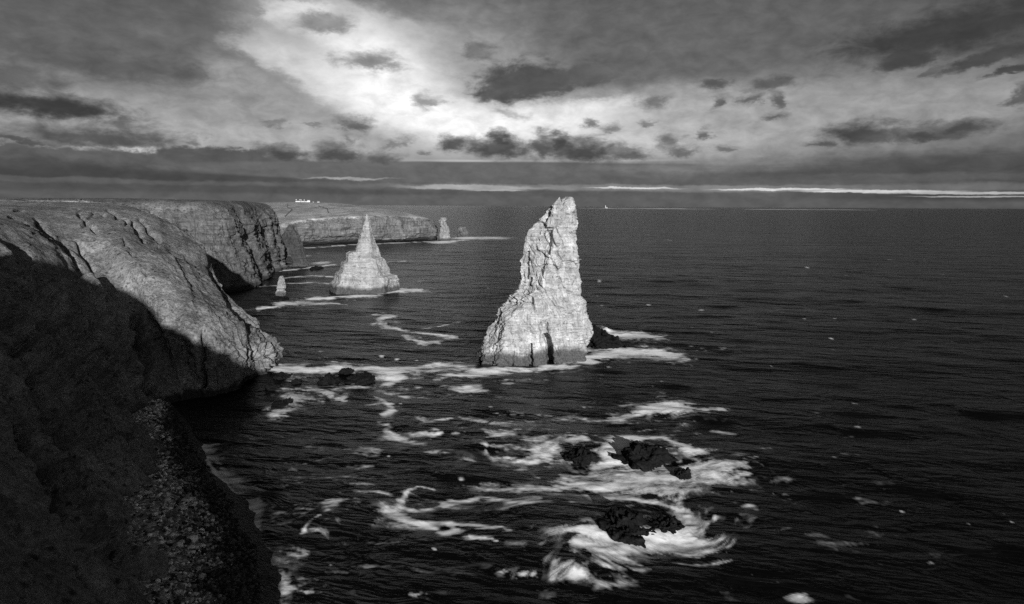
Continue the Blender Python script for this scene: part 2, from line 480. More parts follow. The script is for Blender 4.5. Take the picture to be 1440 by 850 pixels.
# ------------------------------------------------------------------ sea
def foam_field(x, y):
    """white water on the sea at (x, y): patches and trails measured from the photograph, torn by flow-aligned noise"""
    R = np.hypot(x, y)
    o = 0*x
    A = np.zeros_like(x)
    lift = np.zeros_like(x)
    s = np.clip(R/160, .8, 3)
    xs = x+s*.75*fbm(x/7, y/6, o, 4, 71, .6)
    ys = y+s*.75*fbm(x/7, y/6, o, 4, 73, .6)
    wv = np.clip(1+.9*fbm(x/9, y/9, o, 3, 75), .45, 2.2)
    kv = np.clip(.92+.45*fbm(x/8, y/7, o, 3, 77), .5, 1.2)

    def blob(px, py, rx, ry, k=1.0, rot=0.0, h=0.0, p=1.0):
        c = PZ(px, py)
        ex = abs(PZ(px+rx, py)[0]-c[0])
        ey = abs(PZ(px, py-ry)[1]-PZ(px, py+ry)[1])/2
        m = 3.2*max(ex, ey)
        sel = (np.abs(x-c[0]) < m) & (np.abs(y-c[1]) < m)
        dx, dy = xs[sel]-c[0], ys[sel]-c[1]
        a = math.radians(rot)
        u, v = (dx*math.cos(a)+dy*math.sin(a))/ex, (-dx*math.sin(a)+dy*math.cos(a))/ey
        q = k*np.exp(-(u*u+v*v)**p)
        A[sel] = np.maximum(A[sel], q)+.35*np.minimum(A[sel], q)
        if h:
            lift[sel] += h*np.exp(-(u*u+v*v)*2.2)

    def stroke(pts, wd, k=1.0, skirt=.35):
        P = np.array([PZ(*q)[:2] for q in pts])
        best = np.full(x.shape, 99.)
        lo, hi = P.min(0)-9*wd-4, P.max(0)+9*wd+4
        sel = (x > lo[0]) & (x < hi[0]) & (y > lo[1]) & (y < hi[1])
        b = best[sel]
        X, Y = xs[sel], ys[sel]
        for a0, b0 in zip(P[:-1], P[1:]):
            e = b0-a0
            tt = np.clip(((X-a0[0])*e[0]+(Y-a0[1])*e[1])/(e@e+1e-9), 0, 1)
            b = np.minimum(b, np.hypot(X-a0[0]-tt*e[0], Y-a0[1]-tt*e[1]))
        ww = .78*wd*wv[sel]
        q = k*kv[sel]*np.maximum(np.exp(-(b/ww)**2), skirt*np.exp(-(b/(2.8*ww))**2))
        A[sel] = np.maximum(A[sel], q)+.3*np.minimum(A[sel], q)

    # near skerry and its ring
    stroke([(772, 748), (800, 746), (830, 752), (852, 762)], 2.6, .85)
    stroke([(812, 760), (840, 772), (880, 775), (915, 768), (945, 770), (960, 760)], 2.8, 1.1)
    stroke([(868, 772), (890, 755), (915, 748), (935, 757), (955, 752)], 2.4, 1.1)
    stroke([(955, 752), (985, 742), (1008, 728)], 2.6, .7)
    stroke([(965, 750), (976, 730), (962, 715), (930, 706), (890, 701), (840, 700)], 2.2, .75)
    blob(885, 766, 62, 11, .85)
    blob(820, 750, 40, 9, .55)
    blob(970, 735, 34, 16, .5)
    blob(890, 752, 95, 27, .38)
    # patch round the three beyond
    blob(905, 672, 90, 16, .95)
    blob(860, 684, 70, 12, .72)
    blob(990, 660, 62, 13, .85)
    blob(1045, 655, 30, 7, .7)
    blob(930, 690, 70, 8, .6)
    blob(770, 632, 28, 13, .8)
    blob(790, 620, 50, 7, .6)
    stroke([(850, 640), (862, 632), (880, 622), (930, 617), (960, 628), (985, 640)], 3.0, .9)
    stroke([(836, 655), (858, 648), (848, 640)], 2.6, .9)
    blob(875, 655, 140, 34, .42)
    stroke([(755, 646), (738, 651), (708, 648), (686, 638), (680, 624)], 1.8, .95)
    stroke([(738, 690), (781, 687), (811, 687)], 1.3, .7)
    # flat burst to their north
    stroke([(862, 592), (885, 590), (905, 584), (930, 576), (945, 574)], 4.2, 1.05)
    stroke([(930, 580), (960, 578), (985, 581), (1018, 581)], 3.4, 1.1)
    blob(935, 581, 48, 8, 1.15)
    stroke([(803, 586), (830, 592), (862, 593)], 2.4, .5)
    # great stack
    blob(880, 473, 44, 6, 1.0)
    blob(915, 474, 26, 4, .8)
    blob(847, 466, 13, 4, 1.3, 0, 1.6)
    stroke([(820, 504), (850, 497), (880, 490), (915, 493), (955, 498)], 7, 1.0)
    blob(885, 493, 56, 8, .85)
    stroke([(672, 522), (700, 524), (735, 519), (765, 514), (800, 513), (830, 506)], 5.5, 1.15)
    stroke([(640, 527), (662, 527), (700, 522)], 5, .9)
    blob(658, 546, 30, 7, 1.1)
    blob(672, 491, 7, 4, 1.0, 0, .6)
    blob(665, 470, 12, 3, .6)
    # bay between the headland and the stack
    stroke([(392, 518), (420, 520), (455, 522)], 7, .9)
    stroke([(490, 520), (520, 515), (545, 518), (575, 515), (605, 512), (630, 516)], 5.5, .95)
    stroke([(548, 520), (560, 530), (545, 541), (505, 543)], 3.2, .9)
    blob(545, 522, 30, 7, .7)
    blob(430, 552, 44, 9, .62)
    blob(392, 578, 26, 11, .62)
    blob(412, 562, 20, 6, .55)
    blob(483, 560, 12, 4, .85)
    stroke([(534, 548), (552, 552), (570, 556)], 2.4, .75)
    stroke([(525, 557), (545, 566), (552, 574), (538, 582), (545, 588)], 1.8, .75)
    stroke([(540, 590), (548, 604), (560, 614), (592, 621)], 2.2, .85)
    stroke([(583, 608), (612, 607)], 1.6, .7)
    stroke([(609, 597), (622, 605)], 1.5, .75)
    stroke([(590, 585), (600, 588), (640, 584), (670, 588), (690, 594)], 1.8, .62)
    stroke([(682, 603), (700, 612), (721, 615)], 2.0, .95)
    stroke([(700, 606), (760, 604), (800, 606)], 1.4, .45)
    stroke([(524, 456), (540, 447), (548, 443), (528, 442)], 3.2, .85)
    stroke([(540, 455), (552, 463), (575, 467), (615, 471), (640, 473)], 3.4, .8)
    blob(632, 474, 14, 3, .85)
    blob(613, 481, 14, 3, .75)
    stroke([(575, 474), (592, 481)], 2.6, .7)
    stroke([(600, 462), (640, 455), (680, 448)], 2.8, .5)
    # trails in the near water
    stroke([(547, 713), (555, 724), (575, 733), (605, 743), (622, 750), (644, 747), (633, 738)], 1.5, 1.05)
    stroke([(640, 739), (661, 739), (695, 744), (712, 751)], 1.3, .9)
    stroke([(608, 684), (593, 683), (575, 688), (566, 698), (570, 709), (585, 716), (603, 715)], 1.3, .85)
    stroke([(661, 756), (687, 763), (708, 769), (734, 771)], 1.1, .8)
    stroke([(622, 707), (652, 700), (674, 694), (695, 698), (721, 704), (743, 708)], 1.6, .8)
    blob(745, 690, 60, 13, .52)
    blob(690, 680, 50, 8, .32)
    blob(730, 807, 25, 7, .95)
    blob(590, 831, 32, 7, .6)
    blob(1125, 839, 15, 5, .72)
    stroke([(803, 808), (830, 806), (850, 808)], 1.0, .8)
    stroke([(842, 818), (870, 819), (893, 824)], 1.2, .8)
    stroke([(854, 797), (900, 802), (940, 795), (988, 799)], 1.0, .55)
    blob(472, 697, 18, 6, .7)
    blob(445, 697, 10, 3, .5)
    stroke([(425, 742), (432, 732), (440, 724), (458, 716)], .7, .75)
    blob(1055, 709, 13, 4, .45)
    # surf on the boulder beach
    stroke([(279, 622), (296, 652), (317, 679), (340, 712), (342, 737)], 1.6, 1.1)
    stroke([(292, 628), (316, 655), (340, 684), (360, 712), (358, 738)], 3.6, .72)
    stroke([(372, 765), (380, 806), (384, 850), (390, 890)], 1.4, 1.0)
    stroke([(384, 780), (394, 820), (402, 850)], 1.7, .6)
    # far shores
    stroke([(432, 349), (470, 346), (500, 344), (560, 342), (600, 340), (625, 341), (650, 338)], 9, 1.2)
    blob(620, 341, 20, 2.4, 1.1)
    blob(690, 335, 40, 2.6, .8)
    blob(655, 335, 22, 2, 1.05)
    stroke([(395, 381), (430, 377), (465, 373)], 6, 1.1)
    stroke([(405, 391), (440, 388), (470, 391)], 5, 1.0)
    stroke([(412, 399), (440, 398), (465, 400)], 5, .85)
    stroke([(350, 434), (385, 432), (410, 429)], 5, .95)
    blob(412, 427, 26, 4, 1.0)
    stroke([(440, 428), (470, 427), (490, 428)], 4, 1.0)
    stroke([(440, 420), (480, 418), (520, 416), (556, 411), (590, 407)], 5.5, 1.3)
    blob(574, 408, 18, 3, 1.0)
    stroke([(545, 369), (565, 368)], 5, .85)
    blob(452, 370, 18, 3, .85)
    stroke([(370, 402), (395, 403)], 4, .7)
    blob(407, 365, 14, 6, 1.5)
    # scattered whitecaps
    rr = random.Random(5)
    for _ in range(110):
        px, py = rr.uniform(440, 1440), (rr.uniform(320, 520) if rr.random() < .5 else rr.uniform(380, 800))
        sz = rr.uniform(.5, 1.0)
        blob(px, py, 4.5*sz, 1.5*sz, rr.uniform(.4, .75), rr.uniform(-12, 6))
    # thin veil drifting through the bay
    veil = np.clip(.5+fbm(x/30, y/40, o, 3, 70), 0, 1.2)
    near = np.exp(-((x-0)/75)**2-((y-165)/65)**2)
    A = np.maximum(A, .21*near*veil)
    # flow-aligned noise: warped, wound round the rocks
    wx = x+2.5*fbm(x/22, y/22, o, 3, 50)
    wy = y+2.5*fbm(x/18, y/18, o+5, 3, 52)
    for cx, cy, rad, ang in ((22, 110, 15, 1.3), (30, 141, 26, -.5), (-26, 120, 14, .9)):
        d2 = ((wx-cx)**2+(wy-cy)**2)/rad**2
        t = ang*np.exp(-d2)
        dx, dy = wx-cx, wy-cy
        wx, wy = cx+dx*np.cos(t)-dy*np.sin(t), cy+dx*np.sin(t)+dy*np.cos(t)
    N = fbm(wx/8, wy/3, o, 5, 80, .62)
    L = ridged(wx/6, wy/3.2, o+3, 4, 84, .55)
    N2 = fbm(wx/2.4, wy/1.0, o, 3, 88, .6)
    fd = np.clip(1.15-R/700, .25, 1)
    N, N2 = N*fd, N2*fd
    core = np.clip((A+.42*N+.20*N2-.36)/.78, 0, 1)
    core = core**1.25*(1.6-.6*core)
    lace = np.clip((L-.45)/1.1, 0, 1)*np.clip((A-.08)/.5, 0, 1)
    f = np.clip(core*np.clip(A/.25, 0, 1)*(.86+.22*N2)+.34*lace*(1-core)*fd, 0, 1)
    return f, lift, np.stack([wx, wy, o], -1)


def build_sea():
    A = np.radians(np.arange(-52, 52.01, .115))
    r = [34.0]
    while r[-1] < 420:
        r.append(r[-1]*1.0042)
    while r[-1] < 900:
        r.append(r[-1]*1.007)
    while r[-1] < 3000:
        r.append(r[-1]*1.012)
    while r[-1] < 90000:
        r.append(r[-1]*1.05)
    r = np.array(r)
    a, rr = np.meshgrid(A, r, indexing='ij')
    x, y = rr*np.sin(a), rr*np.cos(a)
    x, y = x.ravel(), y.ravel()
    R = np.hypot(x, y)
    foam, lift, flow = foam_field(x, y)
    # waves
    att = 1/(1+(R/900)**2)
    c15, s15 = math.cos(.22), math.sin(.22)
    xr, yr = x*c15-y*s15, x*s15+y*c15
    z = .85*fbm(xr/80, yr/27, 0*x, 2, 10)+.42*fbm(xr/19, yr/8.5, 0*x, 2, 20)
    fine = np.clip(1-R/420, 0, 1)
    z = z+.13*fine*fbm(xr/5.5, yr/2.6, 0*x, 2, 30)
    z = z*att+1.0*lift*(1+.5*fbm(x/3, y/3, 0*x, 3, 40))+.12*np.clip(foam, 0, 1)*fbm(x/3, y/1.5, 0*x, 3, 44)*fine
    m, t = new_mat('sea_water')
    p = t.n('ShaderNodeNewGeometry').outputs['Position']
    fa = t.n('ShaderNodeAttribute', attribute_name='foam').outputs['Fac']
    n2 = t.noise(t.scl(p, (.9, 1.8, 1), (0, 0, .2)), 1.0, 5, .7, .5)
    fl = t.n('ShaderNodeAttribute', attribute_name='flow').outputs['Vector']
    silk = t.noise(t.scl(fl, (.30, 1.5, 1)), 1.0, 6, .68, .7)
    thread = t.m('ABSOLUTE', t.m('SUBTRACT', t.noise(t.scl(fl, (.22, .9, 1), (0, 0, .25)), 1.0, 5, .65, 1.0), .5))
    f = t.m('ADD', fa, t.m('MULTIPLY', t.m('SUBTRACT', silk, .5), t.mr(fa, 0.0, .35, 0.0, .85)))
    f = t.m('ADD', f, t.m('MULTIPLY', t.mr(thread, 0.0, .07, .20, 0.0), t.mr(fa, .02, .3, 0.0, 1.0)))
    f = t.mr(f, .02, .98, 0.0, 1.0, False)
    f = t.m('MULTIPLY', f, t.mr(n2, .3, .7, .80, 1.14, False), clamp=True)
    dist = t.vm('LENGTH', p)
    pr = t.scl(p, (1, 1, 1), (0, 0, .2))
    b1 = t.noise(t.scl(pr, (.34, .9, 1)), 1.0, 5, .62, .2)
    b2 = t.noise(t.scl(pr, (.05, .17, 1)), 1.0, 4, .6, .2)
    wind = t.m('ADD', t.m('MULTIPLY', t.noise(t.scl(pr, (.0035, .011, 1)), 1.0, 4, .6, .4), .5), t.m('MULTIPLY', t.noise(t.scl(pr, (.016, .07, 1)), 1.0, 5, .65, .3), .5))
    spec = t.mr(wind, .36, .64, .05, .33, False)
    b3 = t.noise(t.scl(pr, (.008, .03, 1)), 1.0, 4, .6, .2)
    h = t.m('ADD', t.m('MULTIPLY', b1, t.mr(dist, 150, 1100, .26, .12)), t.m('MULTIPLY', b2, 1.6))
    h = t.m('ADD', h, t.m('MULTIPLY', b3, t.mr(dist, 300, 2500, 4.5, 12.0)))
    h = t.m('ADD', h, t.m('MULTIPLY', t.m('MULTIPLY', f, n2), .8))
    bump = t.n('ShaderNodeBump', {'Height': h, 'Distance': 1.0, 'Strength': .85}).outputs[0]
    water = t.n('ShaderNodeBsdfPrincipled', {'Base Color': (.002, .002, .002, 1), 'Roughness': .25, 'IOR': 1.33, 'Specular IOR Level': spec, 'Normal': bump})
    fo = t.n('ShaderNodeBsdfPrincipled', {'Base Color': (.93, .93, .93, 1), 'Roughness': .9, 'Specular IOR Level': .1})
    mx = t.n('ShaderNodeMixShader', {0: f, 1: water.outputs[0], 2: fo.outputs[0]})
    t.n('ShaderNodeOutputMaterial', {0: mx.outputs[0]})
    o = mesh_obj('sea', np.stack([x, y, z], -1), grid_faces(len(A), len(r))[:, ::-1], m, smooth=True, attrs={'foam': foam, 'flow': flow})
    tag(o, kind='structure')
    # the same water on to every side, a little lower so that it never meets the detailed sheet
    L = 90000
    o = mesh_obj('sea_beyond', [(-L, -L, -2.5), (L, -L, -2.5), (L, L, -2.5), (-L, L, -2.5)], [(0, 1, 2, 3)], m)
    tag(o, kind='structure')


build_sea()


# ------------------------------------------------------------------ lofted land
def land(name, rows, useg, vseg, mat, disp, row_z=None):
    """rows[u][v] = control points from the foot (v=0) up and inland"""
    g = upsample(upsample(rows, useg, 0), vseg, 1)
    nrm = grid_normals(g)
    if nrm[..., 2].mean() < 0:
        nrm = -nrm
    su = np.cumsum(np.linalg.norm(np.diff(g, axis=0, prepend=g[:1]), axis=-1), axis=0)
    su = np.repeat(su.mean(axis=1, keepdims=True), g.shape[1], axis=1)
    vv = np.linspace(0, 1, g.shape[1])[None, :]+0*su
    g2 = g+disp(g, nrm, su, vv)
    mac = grid_normals(g2)
    if mac[..., 2].mean() < 0:
        mac = -mac
    f = grid_faces(*g.shape[:2])
    o = mesh_obj(name, g2.reshape(-1, 3), f, mat, smooth=True, attrs={'macro_n': (.6*nrm+.4*mac).reshape(-1, 3)})
    tag(o, kind='structure')
    return o


T = lambda *a: np.array(a, float)
near_rows = [
    # below foot, foot, low, mid, edge, plateau, far inland
    [T(25, -420, -4), T(15, -420, 1), T(0, -420, 25), T(-14, -420, 48), T(-30, -420, 60), T(-130, -420, 80), T(-900, -420, 80)],
    [T(22, -90, -4), T(12, -90, 1), T(-4, -90, 25), T(-16, -90, 48), T(-30, -90, 62), T(-90, -90, 84), T(-900, -100, 80)],
    [T(14, 8, -4), T(2, 8, 1), T(-13, 2, 23), T(-24, -4, 46), T(-34, -12, 61), T(-90, -40, 84), T(-900, -50, 96)],  # unseen plateau beside and behind the camera, raised to shadow the bay
    [T(-14, 66, -4), T(-30, 62, 2), T(-44, 52, 24), T(-58, 40, 45), T(-72, 28, 65), T(-130, 0, 88), T(-900, 20, 96)],
    [T(-44, 96, -3), T(-57, 94, 3), T(-73, 86, 22), T(-91, 77, 42), T(-109, 68, 59), T(-170, 52, 76), T(-900, 80, 90)],
    [T(-57, 128, -3), T(-70, 126, 4), T(-91, 126, 24), T(-112, 124, 43), T(-134, 122, 56), T(-200, 118, 61), T(-900, 140, 68)],
    [T(-80, 162, -3), T(-93, 158, 5), T(-112, 161, 23), T(-131, 164, 41), T(-152, 168, 54), T(-215, 172, 58.5), T(-900, 200, 62)],
    [T(-98, 190, -3), T(-104, 195, 4), PY(205, 470, 207), PY(142, 392, 220), PY(68, 312, 240), PY(18, 288, 290), T(-900, 300, 60)],
    [T(-88, 192, -3), T(-92, 199, 2), PY(288, 488, 204), PY(240, 398, 222), PY(170, 322, 252), PY(135, 286, 310), T(-900, 360, 60)],
    [T(-82, 206, -3), T(-87, 211, 0), PY(337, 497, 214), PY(312, 438, 226), PY(262, 374, 252), PY(196, 306, 305), T(-900, 400, 60)],
    [T(-80, 227, -4), T(-84, 228, -1), PY(387, 495, 229), PY(371, 474, 236), PY(325, 422, 256), PY(203, 314, 312), T(-900, 405, 60)],
    [T(-88, 246, -4), T(-93, 245, -1), PY(379, 486, 240), PY(352, 452, 246), PY(302, 404, 264), PY(206, 318, 316), T(-900, 410, 60)],
    [T(-130, 285, -4), T(-134, 282, -1), T(-136, 279, 14), T(-138, 276, 24), PY(244, 352, 290), PY(194, 300, 335), T(-900, 415, 60)],
    [T(-190, 345, -4), T(-194, 343, -1), T(-199, 341, 16), T(-204, 340, 34), T(-212, 340, 50), T(-240, 350, 59), T(-900, 420, 60)],
    [T(-300, 390, -4), T(-304, 388, -1), T(-308, 387, 16), T(-312, 386, 36), T(-320, 385, 52), T(-360, 385, 59), T(-900, 425, 60)],
]


CLEFTS = [
    ([(50, 312), (66, 328), (88, 346), (104, 372), (118, 392)], 3.0, -2.6), ([(108, 342), (120, 362), (132, 384)], 2.6, -2.6), ([(112, 302), (117, 316), (123, 320), (136, 333)], 2.2, -2.0),
    ([(104, 295), (118, 292)], 1.6, -1.6), ([(124, 310), (133, 302), (146, 306)], 1.8, -1.6), ([(152, 298), (170, 311), (176, 318)], 1.8, -1.8), ([(173, 342), (181, 356), (190, 368)], 1.8, -2.0),
    ([(186, 316), (190, 326), (204, 342), (222, 349)], 2.2, -2.2), ([(196, 314), (206, 330), (222, 342)], 1.8, -1.6), ([(208, 387), (209, 398)], 1.4, -1.6), ([(20, 302), (30, 301)], 1.6, -1.4), ([(14, 312), (40, 322), (60, 340)], 2.2, -1.5),
    ([(190, 445), (200, 480), (212, 520), (218, 548)], 4.0, -3.0), ([(286, 476), (284, 500), (288, 545)], 3.5, -2.5), ([(345, 500), (338, 525)], 3.0, -2.5), ([(366, 482), (369, 505)], 1.6, -2.0), ([(374, 480), (377, 505)], 1.4, -2.0),
    ([(55, 420), (90, 462), (112, 500), (140, 548), (150, 565)], 5.0, 2.2), ([(0, 448), (24, 492), (60, 526), (85, 555)], 5.0, 2.0), ([(112, 400), (150, 440), (178, 500), (192, 545)], 5.0, 1.8), ([(46, 470), (62, 500), (70, 525)], 4.0, 1.6),
    ([(80, 545), (110, 590), (130, 625)], 5.0, 2.0), ([(100, 425), (138, 478), (160, 530)], 4.0, -2.0), ([(20, 500), (60, 560), (100, 620)], 5.0, -2.0), ([(60, 680), (100, 740), (120, 800)], 7.0, 2.0), ([(20, 600), (50, 680), (70, 760)], 7.0, -2.0)]


def near_disp(g, n, su, vv):
    x, y, z = g[..., 0], g[..., 1], g[..., 2]
    D = np.hypot(x, y)
    slope = np.clip((1-np.abs(n[..., 2]))*2.2, 0, 1)
    # ribs and gullies running down the slope
    wob = su+6*vnoise(su/30, z/18, 0*z, 60)-0.45*z
    ribs = 2.2*ridged(wob/19, z/90, 0*z, 3, 61)
    ribs = ribs+1.0*np.clip((205-y)/40, 0, 1)*np.clip((z-7)/10, 0, 1)*(ribs-3.9)
    ribs = ribs-1.6*np.clip((14-z)/10, 0, 1)*np.clip((205-y)/40, 0, 1)
    nose = np.exp(-((x+82)/15)**2-((y-226)/17)**2)
    big = 2.2*fbm(x/26, y/26, z/26, 3, 62)
    sm = 0.5*fbm(x/6, y/6, z/6, 4, 63, .6)
    bl = blocks(x, y, z, 1.3, 2.6, 64)
    bl2 = blocks(x, y, z, 3.4, 5.0, 65)
    sm = sm+.22*fbm(x/1.5, y/1.5, z/1.5, 2, 72)
    steep = np.clip((.62-np.abs(n[..., 2]))/.3, 0, 1)
    knob = np.clip(fbm(x/3.0, y/3.0, z/3.0, 3, 66, .6)-.35, 0, 1)*1.6
    d = nose*(1.5*ridged(su/2.6, z/50, 0*z, 2, 73)+1.7*blocks(x, y, z, 3.6, 2.4, 74, .1)-.6)+slope*(ribs+big)+sm*(.3+.7*slope)+steep*(1.6*bl+2.2*bl2)+knob*slope
    d = d+np.clip((75-y)/40, 0, 1)*(4.0*fbm(x/24, y/24, 0*x, 3, 69)+1.5*fbm(x/8, y/8, 0*x, 2, 70))*np.clip((z-35)/15, 0, 1)*np.clip((x+260)/80, 0, 1)  # bumps added to the unseen plateau to roughen the shadow edge it casts
    # clefts and ribs measured from the photograph, cut into the ground itself
    cp, sp_ = math.cos(PITCH), math.sin(PITCH)
    dz = z-CAM_H
    dep = y*cp-dz*sp_
    dep = np.where(dep > 1, dep, 1e9)
    up = y*sp_+dz*cp
    ppx, ppy = 720+F_PX*x/dep, 425-F_PX*up/dep
    ppx = ppx+3.5*vnoise(ppx/9, ppy/9, 0*ppx, 67)
    ppy = ppy+3.5*vnoise(ppx/9, ppy/9, 0*ppx, 68)
    for pts, wpx, dd in CLEFTS:
        best = np.full(x.shape, 1e9)
        for (ax, ay), (bx, by) in zip(pts[:-1], pts[1:]):
            ex, ey = bx-ax, by-ay
            tt = np.clip(((ppx-ax)*ex+(ppy-ay)*ey)/(ex*ex+ey*ey), 0, 1)
            best = np.minimum(best, np.hypot(ppx-ax-tt*ex, ppy-ay-tt*ey))
        d = d+dd*(2.2 if wpx >= 3.5 else 1.0)*np.exp(-(best/wpx)**2)*(D < 330)*(y > 20)
    return n*d[..., None]


m_near = land_material('slope_turf', .17, .17, 1.0, .33, .58, 2.0, 1.3)
land('cliff_land', near_rows, [8, 12, 22, 44, 70, 90, 80, 70, 60, 46, 46, 50, 30, 20], [6, 44, 48, 52, 44, 20], m_near, near_disp)

far_rows = [
    # foot below, foot, mid, edge, plateau, far
    [T(-330, 385, -4), T(-332, 388, -1), T(-336, 392, 30), T(-342, 398, 57), T(-365, 430, 61), T(-900, 480, 62)],
    [T(-252, 418, -4), T(-254, 420, -1), T(-262, 428, 28), T(-268, 438, 58), T(-285, 475, 61), T(-900, 560, 63)],
    [T(-210, 430, -4), T(-212, 432, -1), T(-222, 443, 30), T(-230, 452, 58), T(-250, 500, 60.5), T(-900, 640, 64)],
    [T(-180, 440, -4), T(-183, 443, -1), T(-197, 454, 28), T(-208, 464, 57.5), T(-238, 530, 60), T(-900, 700, 66)],
    [T(-186, 495, -4), T(-189, 494, -1), T(-199, 498, 30), T(-207, 503, 58), T(-245, 560, 59.5), T(-900, 760, 66)],
    [T(-199, 550, -4), T(-202, 549, -1), T(-208, 552, 30), T(-216, 556, 58), T(-258, 600, 59), T(-900, 800, 66)],
    [T(-209, 604, -4), T(-212, 604, -1), T(-215, 606, 30), T(-224, 609, 57), T(-262, 640, 58), T(-900, 830, 66)],
    [T(-216, 622, -4), T(-219, 620, -1), T(-221, 622, 26), T(-230, 630, 56), T(-275, 665, 57), T(-900, 850, 66)],
    [T(-300, 690, -4), T(-301, 688, -1), T(-304, 686, 24), T(-310, 684, 50), T(-340, 700, 56), T(-900, 870, 66)],
]


def far_disp(g, n, su, vv):
    x, y, z = g[..., 0], g[..., 1], g[..., 2]
    slope = np.clip((1-np.abs(n[..., 2]))*2, 0, 1)
    wob = su+5*vnoise(su/25, z/22, 0*z, 80)+.25*z
    ribs = 3.6*ridged(wob/21, z/260, 0*z, 3, 81)
    big = 1.4*fbm(x/30, y/30, z/60, 3, 82)
    sm = .8*fbm(x/7, y/7, z/5, 4, 83, .6)
    bl = 2.4*blocks(x, y, z, 4.2, 9.0, 84, .10)+1.4*blocks(x, y, z, 1.7, 4.0, 85, .10)
    calm = np.clip((59-z)/14, .12, 1)
    d = (slope*(ribs+big+bl)+sm*(.2+.8*slope))*calm
    return n*d[..., None]


m_far = land_material('cliff_sandstone', .11, .10, 1.5, .36, .62, 3.5, .7)
land('bay_cliffs', far_rows, [26, 50, 60, 70, 60, 60, 40, 40], [4, 60, 60, 16, 14], m_far, far_disp)

head_rows = [
    [PY(60, 360, 700), PY(60, 340, 720), PY(60, 315, 760), PY(60, 300, 800), PY(60, 285.5, 1500), PY(60, 290, 2400)],
    [PY(230, 360, 760), PY(230, 345, 780), PY(230, 318, 800), PY(230, 300, 850), PY(215, 282.5, 1500), PY(215, 287, 2400)],
    [PZ(345, 353, -4), PZ(345, 352, -1), PY(348, 338, 850), PY(352, 321, 900), PY(320, 285.5, 1550), PY(320, 290, 2400)],
    [PZ(430, 346, -4), PZ(430, 345, -1), PY(430, 328, 968), PY(430, 308, 985), PY(420, 284.5, 1560), PY(420, 290, 2300)],
    [PZ(500, 343, -4), PZ(500, 342, -1), PY(502, 324, 1022), PY(508, 304, 1040), PY(480, 286.5, 1520), PY(480, 292, 2200)],
    [PZ(560, 341, -4), PZ(560, 340, -1), PY(560, 324, 1080), PY(560, 304, 1095), PY(530, 293, 1420), PY(530, 297, 2100)],
    [PZ(596, 339, -4), PZ(596, 338, -1), PY(594, 324, 1118), PY(588, 306, 1126), PY(562, 298, 1330), PY(560, 301, 1900)],
    [PY(606, 340, 1140), PY(606, 338, 1140), PY(606, 325, 1142), PY(602, 309, 1146), PY(585, 303, 1240), PY(580, 304, 1600)],
    [PY(614, 336, 1170), PY(613, 334, 1170), PY(612, 324, 1172), PY(609, 313, 1174), PY(596, 306, 1230), PY(580, 306, 1600)],
    [PY(606, 334, 1260), PY(605, 332, 1260), PY(604, 322, 1250), PY(600, 312, 1245), PY(592, 306.5, 1250), PY(570, 309, 1600)],
]


def head_disp(g, n, su, vv):
    x, y, z = g[..., 0], g[..., 1], g[..., 2]
    slope = np.clip((1-np.abs(n[..., 2]))*2.2-.15, 0, 1)
    ribs = 3.0*ridged((su+8*vnoise(su/40, z/30, 0*z, 90))/38, z/120, 0*z, 3, 91)
    bl = 3.6*blocks(x, y, z, 6.5, 16, 92, .0)+2.0*blocks(x, y, z, 2.6, 8, 93, .0)
    sm = 1.2*fbm(x/12, y/12, z/9, 4, 94, .6)
    big = 2.0*fbm(x/90, y/90, z/60, 3, 95)
    d = slope*(ribs+bl+sm)+big*(.4+.6*slope)*np.clip(1.3-vv*1.2, .25, 1)
    return n*d[..., None]


m_head = land_material('headland_turf', .34, .12, 3.0, .62, .88, 4.0, .3)
land('far_headland', head_rows, [20, 30, 60, 80, 70, 60, 30, 24, 24], [4, 40, 46, 40, 12], m_head, head_disp)


